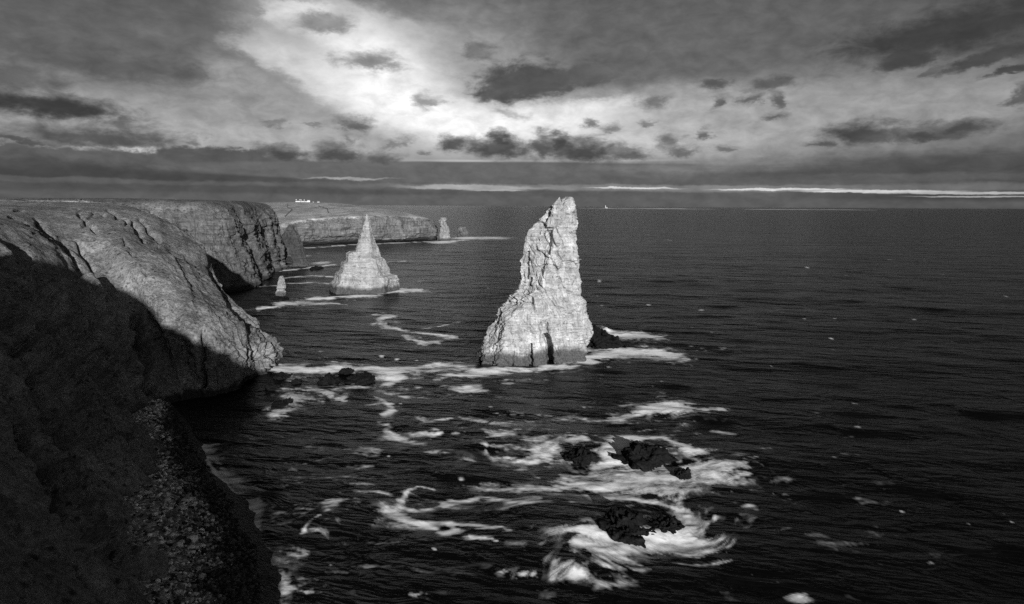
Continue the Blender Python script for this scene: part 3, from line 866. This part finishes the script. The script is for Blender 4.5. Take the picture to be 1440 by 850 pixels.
# ------------------------------------------------------------------ beach
def build_beach():
    sh = [(392, 900), (378, 850), (374, 806), (365, 765), (337, 735), (334, 712), (311, 679), (291, 652), (275, 621), (262, 598), (240, 572)]
    shore = [tuple(PZ(*q)) for q in sh]
    inn = [(120, 900), (200, 850), (212, 800), (226, 745), (224, 712), (216, 690), (205, 660), (192, 635), (192, 612), (204, 585), (222, 562)]
    inner = [tuple(PZ(q[0], q[1], 5.5)) for q in inn]
    rows = []
    for a, b in zip(inner, shore):
        a, b = np.array(a, float), np.array(b, float)
        d = (b-a)*T(1, 1, 0)
        rows.append([a-d*.45+T(0, 0, .6), a, (a+b)/2+T(0, 0, .1), b, b+d*.35+T(0, 0, -2.2)])
    g = upsample(upsample(rows, 22, 0), [16, 40, 40, 10], 1)
    x, y, z = g[..., 0], g[..., 1], g[..., 2]
    g[..., 2] += .25*fbm(x/4, y/4, 0*x, 3, 100)+.45*fbm(x/14, y/14, 0*x, 2, 101)
    m, t = new_mat('beach_stones')
    p = t.n('ShaderNodeNewGeometry').outputs['Position']
    vo = t.n('ShaderNodeTexVoronoi', {'Vector': p, 'Scale': 1.5})
    vc = t.n('ShaderNodeRGBToBW', {0: vo.outputs['Color']}).outputs[0]
    zz = t.m('ADD', t.n('ShaderNodeSeparateXYZ', {0: p}).outputs[2], t.m('MULTIPLY', t.m('SUBTRACT', t.noise(p, .13, 4, .6), .5), 5.0))
    dry = t.mr(zz, 2.6, 4.2)
    c = t.mix(dry, t.m('MULTIPLY', vc, .05), t.m('MULTIPLY', t.m('POWER', vc, 1.4), .65))
    finish(t, t.grey(c), .7, t.m('MULTIPLY', vo.outputs['Distance'], -1.0), .4)
    m2, t = new_mat('cobble_stone')
    p = t.n('ShaderNodeNewGeometry').outputs['Position']
    tone = t.n('ShaderNodeAttribute', attribute_name='tone').outputs['Fac']
    zz = t.m('ADD', t.n('ShaderNodeSeparateXYZ', {0: p}).outputs[2], t.m('MULTIPLY', t.m('SUBTRACT', t.noise(p, .13, 4, .6), .5), 5.0))
    c = t.mix(t.mr(zz, 2.4, 4.0), t.m('MULTIPLY', tone, .07), t.m('MULTIPLY', tone, .85))
    finish(t, t.grey(c), .7, t.noise(p, 6.0, 4, .6), .1)
    o = mesh_obj('beach', g.reshape(-1, 3), grid_faces(*g.shape[:2]), m, smooth=True)
    tag(o, kind='structure')
    # loose boulders and cobbles lying on it
    import bmesh
    bm = bmesh.new()
    bmesh.ops.create_icosphere(bm, subdivisions=1, radius=1)
    iv = np.array([v.co[:] for v in bm.verts])
    fi = np.array([[v.index for v in f.verts] for f in bm.faces])
    bm.free()
    N = 9000
    u = rng.uniform(0, 1, N)*(g.shape[0]-1)
    v = (.05+.79*rng.uniform(0, 1, N)**.8)*(g.shape[1]-1)
    P0 = g[u.astype(int), v.astype(int)]+rng.normal(0, .3, (N, 3))*T(1, 1, .2)
    size = .16+.36*rng.random(N)**3+.5*(rng.random(N) < .02)*rng.random(N)
    V = iv[None]*(1+.16*rng.normal(size=(N, len(iv), 1)))
    V = V*rng.uniform(.7, 1.35, (N, 1, 3))*T(1, 1, .75)
    an = rng.uniform(0, 6.28, N)
    ca, sa = np.cos(an)[:, None], np.sin(an)[:, None]
    V = np.stack([V[..., 0]*ca-V[..., 1]*sa, V[..., 0]*sa+V[..., 1]*ca, V[..., 2]], -1)
    V = V*size[:, None, None]+P0[:, None]
    FF = (fi[None]+(np.arange(N)*len(iv))[:, None, None]).reshape(-1, 3)
    o = mesh_obj('beach_cobbles', V.reshape(-1, 3), FF, m2, attrs={'tone': np.repeat(rng.random(N)**1.6, len(iv))})
    tag(o, kind='stuff')


build_beach()


# ------------------------------------------------------------------ sea stacks
POLY = [(-1, .05), (-.86, -.55), (-.5, -.86), (.1, -.98), (.62, -1.0), (.9, -.72), (1, -.05), (.86, .62), (.4, .95), (-.2, 1.0), (-.7, .7)]


def ring(poly, n):
    p = np.array(poly+[poly[0]], float)
    s = np.r_[0, np.cumsum(np.linalg.norm(np.diff(p, axis=0), axis=1))]
    t = np.linspace(0, s[-1], n, endpoint=False)
    q = np.stack([np.interp(t, s, p[:, 0]), np.interp(t, s, p[:, 1])], -1)
    k = max(1, n//70)
    for _ in range(k):
        q = .25*np.roll(q, 1, 0)+.5*q+.25*np.roll(q, -1, 0)
    q[:, 0] = (q[:, 0]-q[:, 0].min())/(q[:, 0].max()-q[:, 0].min())*2-1
    return q


def silhouette_column(L, R, Yc, shear, depth, nring, dz, disp, poly=POLY, zmin=-3.0, tip=.05, poly2=None, zblend=(20, 30)):
    """rock column whose outline is (L, R) in pixels, stood at distance Yc with its own depth"""
    cx0 = PY((L[-1][0]+R[-1][0])/2, 450, Yc)[0]

    def onplane(px, py):
        d = ray(px, py)
        t = (Yc-shear*cx0)/(d[1]-shear*d[0])
        q = np.array([0, 0, CAM_H])+t*d
        return q[0], q[2]
    l = np.array(sorted([onplane(*q)[::-1] for q in L]))
    r = np.array(sorted([onplane(*q)[::-1] for q in R]))
    ztop = min(l[-1, 0], r[-1, 0])
    zs = np.arange(zmin, ztop, dz)
    lx, rx = np.interp(zs, l[:, 0], l[:, 1]), np.interp(zs, r[:, 0], r[:, 1])
    hw, cx = np.maximum((rx-lx)/2, tip), (rx+lx)/2
    hd = np.array([depth(z) for z in zs])
    hd = np.minimum(hd, hw*2.5+.3)
    q = ring(poly, nring)
    qa, qb = np.repeat(q[:, :1], len(zs), 1), np.repeat(q[:, 1:], len(zs), 1)
    if poly2:
        q2 = ring(poly2, nring)
        k = np.clip((zs-zblend[0])/(zblend[1]-zblend[0]), 0, 1)[None]
        qa, qb = qa*(1-k)+q2[:, :1]*k, qb*(1-k)+q2[:, 1:]*k
    X = cx[None]+hw[None]*qa
    Y = Yc+shear*(X-cx0)+hd[None]*qb
    Z = np.repeat(zs[None], nring, 0)
    tx, ty = np.roll(X, -1, 0)-np.roll(X, 1, 0), np.roll(Y, -1, 0)-np.roll(Y, 1, 0)
    ln = np.hypot(tx, ty)+1e-6
    nx, ny = ty/ln, -tx/ln
    front = (qb < .1)+0*X
    d, px_, py_ = disp(X, Y, Z, nx, ny, front)
    lim = np.clip(hw/2.2, .12, 1)[None]
    X2, Y2 = X+nx*d*lim+px_, Y+ny*d*lim+py_
    V = np.stack([X2, Y2, Z+.25*vnoise(X/2, Y/2, Z/2, 7)], -1).reshape(-1, 3)
    nv = len(zs)
    Fq = grid_faces(nring, nv, True)
    top = np.array([V.reshape(nring, nv, 3)[:, -1].mean(0)+T(0, 0, dz)])
    V = np.concatenate([V, top])
    ii = np.arange(nring)
    cap = np.stack([ii*nv+nv-1, ((ii+1) % nring)*nv+nv-1, 0*ii+len(V)-1, 0*ii+len(V)-1], -1)
    return V, Fq, cap[:, :3]


def rock_obj(name, parts, mat, smooth=False):
    vs, fs, off = [], [], 0
    for V, Fq, cap in parts:
        vs.append(V)
        fs.append(Fq[:, [0, 1, 2]]+off)
        fs.append(Fq[:, [0, 2, 3]]+off)
        fs.append(cap+off)
        off += len(V)
    return mesh_obj(name, np.concatenate(vs), np.concatenate(fs), mat, smooth=smooth)


def std_disp(sc, seed, dip=.05, amp=1.0, slots=()):
    def f(X, Y, Z, nx, ny, front):
        d = .9*sc*amp*blocks(X, Y, Z, 2.4*sc, 3.2*sc, seed, dip)+.55*sc*amp*blocks(X, Y, Z, .9*sc, 1.7*sc, seed+1, dip)
        d = d+1.1*sc*amp*fbm(X/(8*sc), Y/(8*sc), Z/(12*sc), 3, seed+2)+.35*sc*amp*fbm(X/(1.6*sc), Y/(1.6*sc), Z/(1.2*sc), 3, seed+3, .6)
        # vertical joints
        jn = np.abs(vnoise(X/(3.2*sc)+.15*Z/sc, Y/(6*sc), Z/(26*sc), seed+4))
        d = d-.9*sc*amp*np.clip(1-jn/.09, 0, 1)
        py_ = 0*X
        for fx, half, zlo, zhi, deep, lean in slots:
            c = fx+lean*Z+.35*vnoise(Z/1.3, 0*Z, 0*Z, seed+5)
            k = np.clip((half-np.abs(X-c))/.25, 0, 1)*((Z < zhi) & (Z > zlo))*front
            py_ = py_+deep*k
        return d, 0*X, py_
    return f


m_stack = rock_material('stack_sandstone', .33, 1.0, 4.2, .05, .38, .9)
m_stump = rock_material('grey_brown_sandstone', .22, 1.0, 3.0, .05, .5)
m_pyr = rock_material('pale_sandstone', .27, 1.5, 4.4, .045, .30, .3)
m_dark = rock_material('wet_black_rock', .010, .7, 0, .03, .6, 1.0, .06)

# the great stack
GL = [(797, 277), (790, 283), (780, 290), (772, 299), (768, 304), (759, 310), (750, 318), (742, 324), (737, 331), (736, 345), (733, 358), (730, 370), (731, 386), (737, 399), (739, 406), (728, 409), (718, 418), (711, 427), (703, 434),
      (698, 441), (694, 452), (690, 462), (686, 472), (682, 482), (678, 492), (677, 503), (675, 516)]
GR = [(802, 274), (805, 281), (806, 292), (808, 305), (809, 320), (811, 340), (812, 360), (812, 385), (812, 410), (813, 418), (819, 424), (820, 436), (821, 448), (823, 458), (824, 468), (821, 478), (819, 490), (817, 503)]


def g_depth(z):
    return float(np.interp(z, [-3, 0, 15, 28, 45, 58, 64], [12, 11.5, 9, 7.5, 6, 4, 1.2]))


GY = 252
gx = lambda px: (px-720)/F_PX*GY
slots = [(gx(774), 1.25, -3, 10.5, 6.0, -.17), (gx(746), .9, -3, 7.5, 3.5, -.06), (gx(768.5), 1.7, 8, 15, 1.4, -.1), (gx(722), .3, -3, 5, 1.5, 0), (gx(739), .5, 30, 41, 2.5, .03), (gx(756), .6, 40, 49, 2.2, .1), (gx(748), .5, 27.5, 31, 3, 0)]


def g_disp(X, Y, Z, nx, ny, front):
    d, px_, py_ = std_disp(1.0, 200, .06, .72, slots)(X, Y, Z, nx, ny, front)
    d = d+.5+(1.5*blocks(X, Y, Z, 6.5, 4.2, 211, .2)+1.3*fbm(X/5, Y/5, Z/9, 3, 212))*np.clip((60-Z)/12, .15, 1)
    d = d-1.6*np.clip(1-np.abs(fbm(X/7+Z/16, Y/9, Z/15, 2, 213))/.10, 0, 1)*np.clip((Z-14)/6, 0, 1)
    # the long slab of the right face stands proud of the rough left half of the tower
    edge = gx(772)-.30*(Z-30)*0+.9*vnoise(Z/4, 0*Z, 0*Z, 205)+.18*(Z-40)
    rough = np.clip((edge-X)/1.2, 0, 1)*front*np.clip((Z-24)/3, 0, 1)
    py_ = py_+rough*(2.0+1.2*blocks(X, Y, Z, 2.0, 1.6, 206, -.5))
    # slanting beds on the seaward ramp low on the left
    ramp = np.clip((X*0+1)*np.clip((-nx-.25)/.4, 0, 1), 0, 1)*(Z < 26)
    d = d+ramp*1.0*blocks(X, Y, Z-.9*X, 1.1, 6, 207, 0)
    # main recess between the two lower buttresses
    rec = np.exp(-((X-gx(772)+.12*Z)/2.2)**2)*front*np.clip((20-Z)/10, 0, 1)
    py_ = py_+rec*1.6
    return d, px_, py_


GP = [(-1, .0), (-.92, -.45), (-.62, -.8), (-.1, -.92), (.5, -1.0), (.86, -.92), (.97, -.4), (1, 0), (.86, .62), (.4, .95), (-.2, 1.0), (-.7, .7)]
GP = [(-1, .5), (-.86, -.05), (-.62, -.66), (-.15, -.88), (.5, -1.0), (.88, -.92), (.98, -.4), (1, .1), (.86, .62), (.4, .95), (-.2, 1.0), (-.7, .8)]
GT = [(-1, .25), (-.85, -.1), (-.42, -.42), (-.05, -.88), (.3, -1.0), (.9, -.9), (.99, -.35), (1, .1), (.86, .62), (.4, .95), (-.2, 1.0), (-.7, .85)]
body = silhouette_column(GL, GR, GY, .36, g_depth, 620, .17, g_disp, GP, poly2=GT, zblend=(18, 31))
peak = silhouette_column([(786, 277), (782, 282), (778, 286), (774, 293), (772, 302), (766, 312)], [(787, 277), (789, 283), (792, 289), (794, 296), (796, 304), (798, 312)], GY+2, .36,
                         lambda z: float(np.interp(z, [48, 62], [4, .8])), 160, .17, std_disp(.6, 230, .05), zmin=50)
o = rock_obj('sea_stack', [body, peak], m_stack)
tag(o, 'tall blade-shaped pale sandstone sea stack with a split tip, standing nearest in the open water', 'sea stack', 'sea stacks')

# its low black reef
reef_profile = [(822, 470), (826, 462), (833, 461), (842, 468), (850, 472), (858, 473), (866, 476), (870, 480)]


def dome_rock(name, px, py, rx, ry, h, seed, mat, label, cat='rock', group=None, rough=1.0, skew=0.0, sub=5, profile=None, blocky=1.0):
    """low rock awash: sizes in photo pixels at its waterline, h in metres"""
    c = PZ(px, py)
    sx = abs(PZ(px+rx, py)[0]-c[0])
    sy = max(abs(PZ(px, py-ry)[1]-PZ(px, py+ry)[1])/2, .5*sx)
    n = 2**sub*5
    a = np.linspace(0, 2*np.pi, n, endpoint=False)[:, None]
    q = np.linspace(0, 1, n//3)[None]
    th = q*np.pi*.62
    X, Y, Z = np.cos(a)*np.sin(th)**.8, np.sin(a)*np.sin(th)**.8, np.cos(th)*1.0+0*a
    s = min(sx, sy)
    k = seed*3.7
    rad = 1+.22*fbm(X*1.3+k, Y*1.3, Z*1.3, 3, seed)
    X, Y = X*rad*sx, Y*rad*sy
    Z = Z*h*(1+.45*fbm(X/(.5*sx)+k, Y/(.5*sy), 0*X, 2, seed+1))
    if profile is not None:
        Z = Z*np.interp(X/sx, profile[0], profile[1])
    b = blocks(X+k, Y, Z+.5*X, .22*h*1.6, .35*s, seed+2, .3, .2)
    f1 = fbm(X/(.35*s)+k, Y/(.35*s), Z/(.35*s), 4, seed+3, .6)
    nx, ny, nz = np.cos(a)*np.sin(th), np.sin(a)*np.sin(th), np.cos(th)+0*a
    s2 = min(s, 2.2*h)
    d = (.26*s2*blocky*b+.16*s2*f1)*rough
    X, Y, Z = X+nx*d, Y+ny*d, Z+nz*d*.8
    V = np.stack([X, Y, Z], -1).reshape(-1, 3)
    F = grid_faces(n, n//3, True)
    o = mesh_obj(name, V, F, mat)
    o.location = (c[0], c[1], 0)
    tag(o, label, cat, group)
    return o


dome_rock('reef', 846, 482, 24, 7, 4.0, 310, m_dark, 'low dark reef running right from the foot of the tall stack', 'reef', profile=([-1.2, -.6, 0, .5, 1.2], [1.9, 1.5, 1.0, .8, .45]))

# the pyramid
PL = [(515, 301), (512, 311), (508, 320), (505, 329), (503, 338), (500, 346), (498, 353), (490, 354), (485, 357), (483, 367), (476, 369), (474, 381), (468, 384), (466, 396), (461, 399), (459, 413)]
PR = [(517, 301), (519, 307), (522, 315), (525, 325), (528, 336), (532, 347), (536, 361), (544, 364), (546, 372), (548, 377), (549, 385), (558, 387), (560, 394), (562, 401), (562, 409)]
PYR_Y = 452
pyr = silhouette_column(PL, PR, PYR_Y, .25, lambda z: float(np.interp(z, [-3, 0, 20, 50], [22, 21, 14, 1.5])), 560, .24, std_disp(1.5, 240, -.03, .5, [((549-720)/F_PX*PYR_Y, .9, -3, 9, 5, 0)]), [(-1, .35), (-.62, -.7), (.1, -.95), (.72, -1.0), (1, -.1), (.5, 1), (-.6, .9)])
o = rock_obj('sea_stack', [pyr], m_pyr)
tag(o, 'pyramid-shaped pale sea stack with a needle point and stepped sides', 'sea stack', 'sea stacks')

# small stump below the bay cliffs
sm_ = silhouette_column([(394, 388), (392, 393), (390, 400), (388, 409), (387, 421)], [(397, 387), (399, 391), (400, 395), (401, 403), (402, 411), (403, 420)], 425, .2,
                        lambda z: float(np.interp(z, [-2, 0, 14], [4, 3.6, 1.5])), 220, .2, std_disp(.8, 250, .03))
o = rock_obj('sea_stack', [sm_], m_stump)
tag(o, 'short grey pointed sea stack close under the bay cliffs', 'sea stack', 'sea stacks')

# stacks off the far headland
fs1 = silhouette_column([(618, 306), (617, 312), (618, 320), (617, 328), (616, 340)], [(628, 306), (629, 309), (627, 312), (630, 318), (631, 328), (632, 340)], 1130, .1,
                        lambda z: 9., 260, .35, std_disp(2.2, 260, 0))
o = rock_obj('sea_stack', [fs1], m_stump)
tag(o, 'square topped sea stack standing just off the point of the far headland', 'sea stack', 'sea stacks')
fs2 = silhouette_column([(646, 319), (644, 322), (643, 328), (641, 334)], [(652, 319), (656, 322), (658, 327), (660, 334)], 1270, .0,
                        lambda z: 11., 260, .35, std_disp(2.2, 270, 0))
m_fs2 = rock_material('grey_sandstone', .13, 2.5, 5.0, .05, .5)
o = rock_obj('sea_stack', [fs2], m_fs2)
tag(o, 'squat domed sea stack outermost beyond the far headland', 'sea stack', 'sea stacks')

# promontory with a natural arch
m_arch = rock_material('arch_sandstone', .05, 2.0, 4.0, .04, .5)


def arch_disp(X, Y, Z, nx, ny, front):
    d, a, b = std_disp(1.6, 280, .05)(X, Y, Z, nx, ny, front)
    return d, a, b


ar = silhouette_column([(406, 317), (402, 323), (397, 332), (392, 342), (388, 352), (386, 365), (386, 378)], [(411, 316), (415, 321), (420, 331), (424, 343), (428, 354), (431, 364), (436, 371), (438, 377)], 640, -.1,
                       lambda z: float(np.interp(z, [-3, 0, 38], [11, 10, 3])), 320, .28, arch_disp)
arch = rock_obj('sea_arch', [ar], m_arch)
import bmesh
bm = bmesh.new()
c = PY(406.5, 366, 640)
bmesh.ops.create_cone(bm, cap_ends=True, segments=14, radius1=1, radius2=1, depth=90)
for v in bm.verts:
    x, y, z = v.co
    k = 1.25 if y < 0 else 1.0
    v.co = (c[0]+x*3.0*k+.34*(z)*-1.0, c[1]+z, c[2]+y*4.4)
bmesh.ops.recalc_face_normals(bm, faces=bm.faces)
me = bpy.data.meshes.new('cutter')
bm.to_mesh(me)
bm.free()
cut = bpy.data.objects.new('cutter', me)
COL.objects.link(cut)
md = arch.modifiers.new('hole', 'BOOLEAN')
md.operation, md.object, md.solver = 'DIFFERENCE', cut, 'EXACT'
bpy.context.view_layer.update()
ev = arch.evaluated_get(bpy.context.evaluated_depsgraph_get())
nm = bpy.data.meshes.new_from_object(ev)
if len(nm.polygons) > 1000:
    arch.modifiers.clear()
    arch.data = nm
else:
    arch.modifiers.clear()
bpy.data.objects.remove(cut)
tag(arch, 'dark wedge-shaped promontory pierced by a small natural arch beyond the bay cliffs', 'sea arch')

# ------------------------------------------------------------------ rocks awash
G = 'rocks awash near the shore'
dome_rock('skerry', 882, 744, 38, 20, 1.9, 301, m_dark, 'broad black skerry lowest in the picture, ringed by swirling foam', 'skerry', 'skerries in the foam', profile=([-1.2, -.3, .3, 1.2], [1.1, 1.15, .8, .5]))
dome_rock('skerry', 938, 740, 23, 10, 1.0, 302, m_dark, 'low wave-washed ledge right of the broad black skerry', 'skerry', 'skerries in the foam')
dome_rock('skerry', 906, 645, 38, 11, 2.1, 303, m_dark, 'largest craggy black skerry of the group amid bright foam', 'skerry', 'skerries in the foam', profile=([-1.2, -.8, -.5, 0, .8, 1.2], [.3, .5, 1.1, 1.1, .9, .5]))
dome_rock('skerry', 815, 644, 21, 9, 1.5, 304, m_dark, 'rounded black skerry left of the largest craggy one', 'skerry', 'skerries in the foam', profile=([-1.2, -.3, .3, 1.2], [.4, .9, 1.1, .8]))
dome_rock('skerry', 960, 667, 11, 5, 1.1, 305, m_dark, 'small black skerry at the right corner of the foam patch', 'skerry', 'skerries in the foam')
dome_rock('skerry', 462, 537, 12, 4.5, 1.9, 306, m_dark, 'small dark rock in the bay, left of a pair', 'rock', G)
dome_rock('skerry', 508, 535, 20, 5, 1.7, 307, m_dark, 'long dark rock in the bay, right of a pair', 'rock', G)
dome_rock('skerry', 487, 523, 9, 2.5, .9, 308, m_dark, 'flat little rock just behind the pair in the bay', 'rock', G)
for k, (px, py, rx, ry, h, lab) in enumerate([(398, 531, 12, 4, 1.2, 'jagged ledge at the foot of the grassy headland tip'), (417, 537, 6, 2.5, .7, 'low black rock off the headland tip, beside the ledge'),
                                             (384, 545, 10, 4, 1.0, 'dark rock tucked in front of the headland foot'), (392, 570, 9, 4, .8, 'low wet rock furthest out from the beach corner'),
                                             (404, 566, 6, 3, .6, 'tiny wet rock beside the rock off the beach corner')]):
    dome_rock('shore_rock', px, py, rx, ry, h, 320+k*3, m_dark, lab, 'rock', G)
dome_rock('shore_rock', 393, 421, 11, 2.5, 1.2, 340, m_dark, 'dark ledge round the foot of the short stubby stack', 'rock', G)
dome_rock('shore_rock', 445, 378, 8, 1.5, 1.6, 343, m_dark, 'low dark rock trailing right from the natural arch', 'rock', G)

# boulders on the beach
m_boul = rock_material('beach_boulder', .16, .6, 0, .05, .5)


def boulder(px, py, z, r, seed, label, sq=(1, 1, .8)):
    import bmesh as bmm
    b = bmm.new()
    bmm.ops.create_icosphere(b, subdivisions=4, radius=1)
    co = np.array([v.co[:] for v in b.verts])
    b.free()
    b = bmm.new()
    bmm.ops.create_icosphere(b, subdivisions=4, radius=1)
    X, Y, Z = co.T
    d = 1+.28*fbm(X*1.2+seed, Y*1.2, Z*1.2, 4, seed)+.2*blocks(X+seed, Y, Z, .5, .8, seed, .3)
    co = co*d[:, None]*np.array(sq)*r
    for v, q in zip(b.verts, co):
        v.co = q
    me = bpy.data.meshes.new('boulder')
    b.to_mesh(me)
    b.free()
    me.materials.append(m_boul)
    o = bpy.data.objects.new('boulder', me)
    COL.objects.link(o)
    c = PZ(px, py, z)
    o.location = (c[0], c[1], z-.1*r)
    tag(o, label, 'boulder', 'boulders on the beach')


boulder(188, 800, 6, 3.6, 401, 'big dark mound of rock on the upper beach at the bottom of the picture', (1.0, 1.2, .9))
boulder(236, 728, 4.6, 1.9, 402, 'slab-like boulder halfway along the upper beach', (1.5, .8, .6))
boulder(232, 706, 4.6, 1.1, 403, 'smaller boulder just behind the slab on the upper beach')
boulder(205, 607, 5, 1.6, 404, 'boulder where the slope meets the top of the beach')

# ------------------------------------------------------------------ things on the far headland
def flat_mat(name, v, rough=.8):
    m, t = new_mat(name)
    p = t.n('ShaderNodeTexCoord').outputs['Object']
    finish(t, t.grey(t.m('MULTIPLY', v, t.mr(t.noise(p, .8, 4, .6), .3, .7, .9, 1.08, False))), rough)
    return m


m_white, m_roof = flat_mat('white_render', .5), flat_mat('roof_slate', .12)
DG = None


def ground_at(px, y0, y1):
    """walk along the sight line in world space and drop on to the headland mesh"""
    global DG
    DG = DG or bpy.context.evaluated_depsgraph_get()
    hl = bpy.data.objects['far_headland']
    best = None
    for y in np.linspace(y0, y1, 60):
        d = ray(px, 288)
        x = d[0]*y/d[1]
        ok, loc, n, i = hl.ray_cast((x, y, 400), (0, 0, -1))
        if ok:
            ang = (loc.z-CAM_H)/y
            if best is None or ang > best[0]:
                best = (ang, loc.copy())
    return best[1]


bpy.context.view_layer.update()


def house(px, w_, d_, h, roof_h, label, chim=True, rz=.1, y0=1300, y1=1700):
    g = ground_at(px, y0, y1)
    root = empty('cottage', (g.x, g.y, g.z-.5))
    root.rotation_euler.z = rz
    tag(root, label, 'cottage', 'white cottages on the far headland')
    h, roof_h = h*.72, roof_h*.72
    a, b = w_/2, d_/2
    V = [(-a, -b, 0), (a, -b, 0), (a, b, 0), (-a, b, 0), (-a, -b, h), (a, -b, h), (a, b, h), (-a, b, h), (-a, 0, h+roof_h), (a, 0, h+roof_h)]
    mesh_obj('wall', V, [(0, 1, 5, 4), (2, 3, 7, 6), (1, 2, 6, 9, 5), (3, 0, 4, 8, 7)], m_white, root)
    e = .5
    R = [(-a-e, -b-e, h-.2), (a+e, -b-e, h-.2), (a+e, 0, h+roof_h+.2), (-a-e, 0, h+roof_h+.2), (-a-e, b+e, h-.2), (a+e, b+e, h-.2)]
    R2 = R+[(x, y, z+.35) for x, y, z in R]
    rf = mesh_obj('roof', R2, [(0, 3, 2, 1), (3, 4, 5, 2), (6, 7, 8, 9), (9, 8, 11, 10), (0, 1, 7, 6), (4, 10, 11, 5), (0, 6, 9, 3), (3, 9, 10, 4), (1, 2, 8, 7), (2, 5, 11, 8)], m_roof, root)
    if chim:
        for sx in (-a*.8, a*.8):
            x0, x1, z0, z1 = sx-.7, sx+.7, h+roof_h-.6, h+roof_h+2.2
            mesh_obj('chimney', [(x0, -.7, z0), (x1, -.7, z0), (x1, .7, z0), (x0, .7, z0), (x0, -.7, z1), (x1, -.7, z1), (x1, .7, z1), (x0, .7, z1)],
                     [(0, 3, 2, 1), (4, 5, 6, 7), (0, 1, 5, 4), (1, 2, 6, 5), (2, 3, 7, 6), (3, 0, 4, 7)], m_white, rf)


house(419.5, 11, 7, 3.6, 2.6, 'leftmost of the row of white cottages on the far headland skyline')
house(426, 9, 7, 3.4, 2.2, 'second white cottage from the left in the far headland row')
house(431, 7, 6, 3.2, 2.0, 'lowest white cottage in the middle of the far headland row', False)
house(434.5, 6, 6, 6.5, 2.0, 'tallest white block at the right end of the far headland row', False)
house(448, 5, 4, 2.6, 1.6, 'lone white cottage right of the far headland row', False)
house(441, 3, 3, 1.8, 1.0, 'tiny white shed between the row and the lone cottage', False)


def field_wall(pts, label, wd=1.6, ht=1.3):
    hl = bpy.data.objects['far_headland']
    P = []
    for k in range(len(pts)-1):
        for t in np.linspace(0, 1, 14, endpoint=False):
            px, py = pts[k][0]*(1-t)+pts[k+1][0]*t, pts[k][1]*(1-t)+pts[k+1][1]*t
            d = ray(px, py)
            ok, loc, n, i = hl.ray_cast((0, 0, CAM_H), mathutils.Vector(d).normalized())
            if ok:
                P.append(np.array(loc))
    if len(P) < 3:
        return
    P = np.array(P)
    V, Fc = [], []
    for k, q in enumerate(P):
        tdir = P[min(k+1, len(P)-1)]-P[max(k-1, 0)]
        s = np.array([-tdir[1], tdir[0], 0])
        s = s/(np.linalg.norm(s)+1e-9)*wd/2
        hh = ht*random.uniform(.8, 1.15)
        V += [q-s+T(0, 0, -1), q+s+T(0, 0, -1), q+s*.7+T(0, 0, hh), q-s*.7+T(0, 0, hh)]
    for k in range(len(P)-1):
        a, b = 4*k, 4*k+4
        for i in range(4):
            Fc.append((a+i, a+(i+1) % 4, b+(i+1) % 4, b+i))
    Fc += [(0, 1, 2, 3), tuple(len(V)-4+i for i in (3, 2, 1, 0))]
    o = mesh_obj('field_wall', V, Fc, m_boul)
    tag(o, label, 'stone wall', 'stone walls on the far headland')


field_wall([(404, 287.5), (404, 292), (411, 295), (399, 307)], 'dark crooked stone wall below the cottages, leftmost on the far headland')
field_wall([(448, 290.5), (460, 294), (463, 302)], 'dark stone wall running downhill, right of the crooked one')
field_wall([(463, 302), (480, 300), (500, 297)], 'faint stone wall crossing the far headland towards the pyramid stack')

# ------------------------------------------------------------------ low islands and lighthouse on the horizon
m_isl, t = new_mat('island_turf')
p = t.n('ShaderNodeNewGeometry').outputs['Position']
finish(t, t.grey(t.m('MULTIPLY', .30, t.mr(t.noise(p, .004, 5, .6), .3, .7, .6, 1.4, False))), .95)


def island(x0, x1, y, h, wd, seed):
    n = 160
    u = np.linspace(0, 1, n)[:, None]
    v = np.linspace(-1, 1, 13)[None]
    env = np.clip(4*u*(1-u), 0, 1)**.5
    X = x0+(x1-x0)*u+0*v
    Y = y+wd*v*env
    Z = -3+(h*(.7+.3*fbm(u*14, 0*u, 0*u, 4, seed))+3)*np.clip(1-v*v, 0, 1)**.4*env
    o = mesh_obj('low_island', np.stack([X, Y, Z], -1).reshape(-1, 3), grid_faces(n, 13)[:, ::-1], m_isl, smooth=True)
    tag(o, kind='structure')


ISL_Y = 16000
ix = lambda px: ray(px, 292)[0]/ray(px, 292)[1]*ISL_Y
island(ix(812), ix(1010), ISL_Y, 20, 500, 501)
island(ix(1040), ix(1240), ISL_Y, 14, 400, 502)
lx = ix(849.5)
root = empty('lighthouse', (lx, ISL_Y-250, 14))
tag(root, 'tiny white lighthouse on the low island at the horizon, right of the tall stack', 'lighthouse')


def lathe(name, prof, mat, parent, n=16):
    a = np.linspace(0, 2*np.pi, n, endpoint=False)
    V = np.array([[(r*math.cos(q), r*math.sin(q), z) for r, z in prof] for q in a])
    return mesh_obj(name, V.reshape(-1, 3), grid_faces(n, len(prof), True), mat, parent)


lathe('tower', [(0, 0), (8.5, 0), (7, 24), (6, 52), (6, 54), (7.5, 54.5), (7.5, 56), (0, 56)], m_white, root)
lathe('lantern', [(0, 56.2), (4.5, 56.2), (4.5, 62), (5.2, 62.3), (2, 65.5), (.4, 67), (0, 67)], m_white, root)
a, b, h = 15, 8, 8
o = mesh_obj('keepers_house', [(x+30, y, z) for x, y, z in [(-a, -b, 0), (a, -b, 0), (a, b, 0), (-a, b, 0), (-a, -b, h), (a, -b, h), (a, b, h), (-a, b, h), (-a, 0, h+6), (a, 0, h+6)]],
             [(0, 1, 5, 4), (2, 3, 7, 6), (1, 2, 6, 9, 5), (3, 0, 4, 8, 7), (4, 5, 9, 8), (6, 7, 8, 9)], m_white, root)
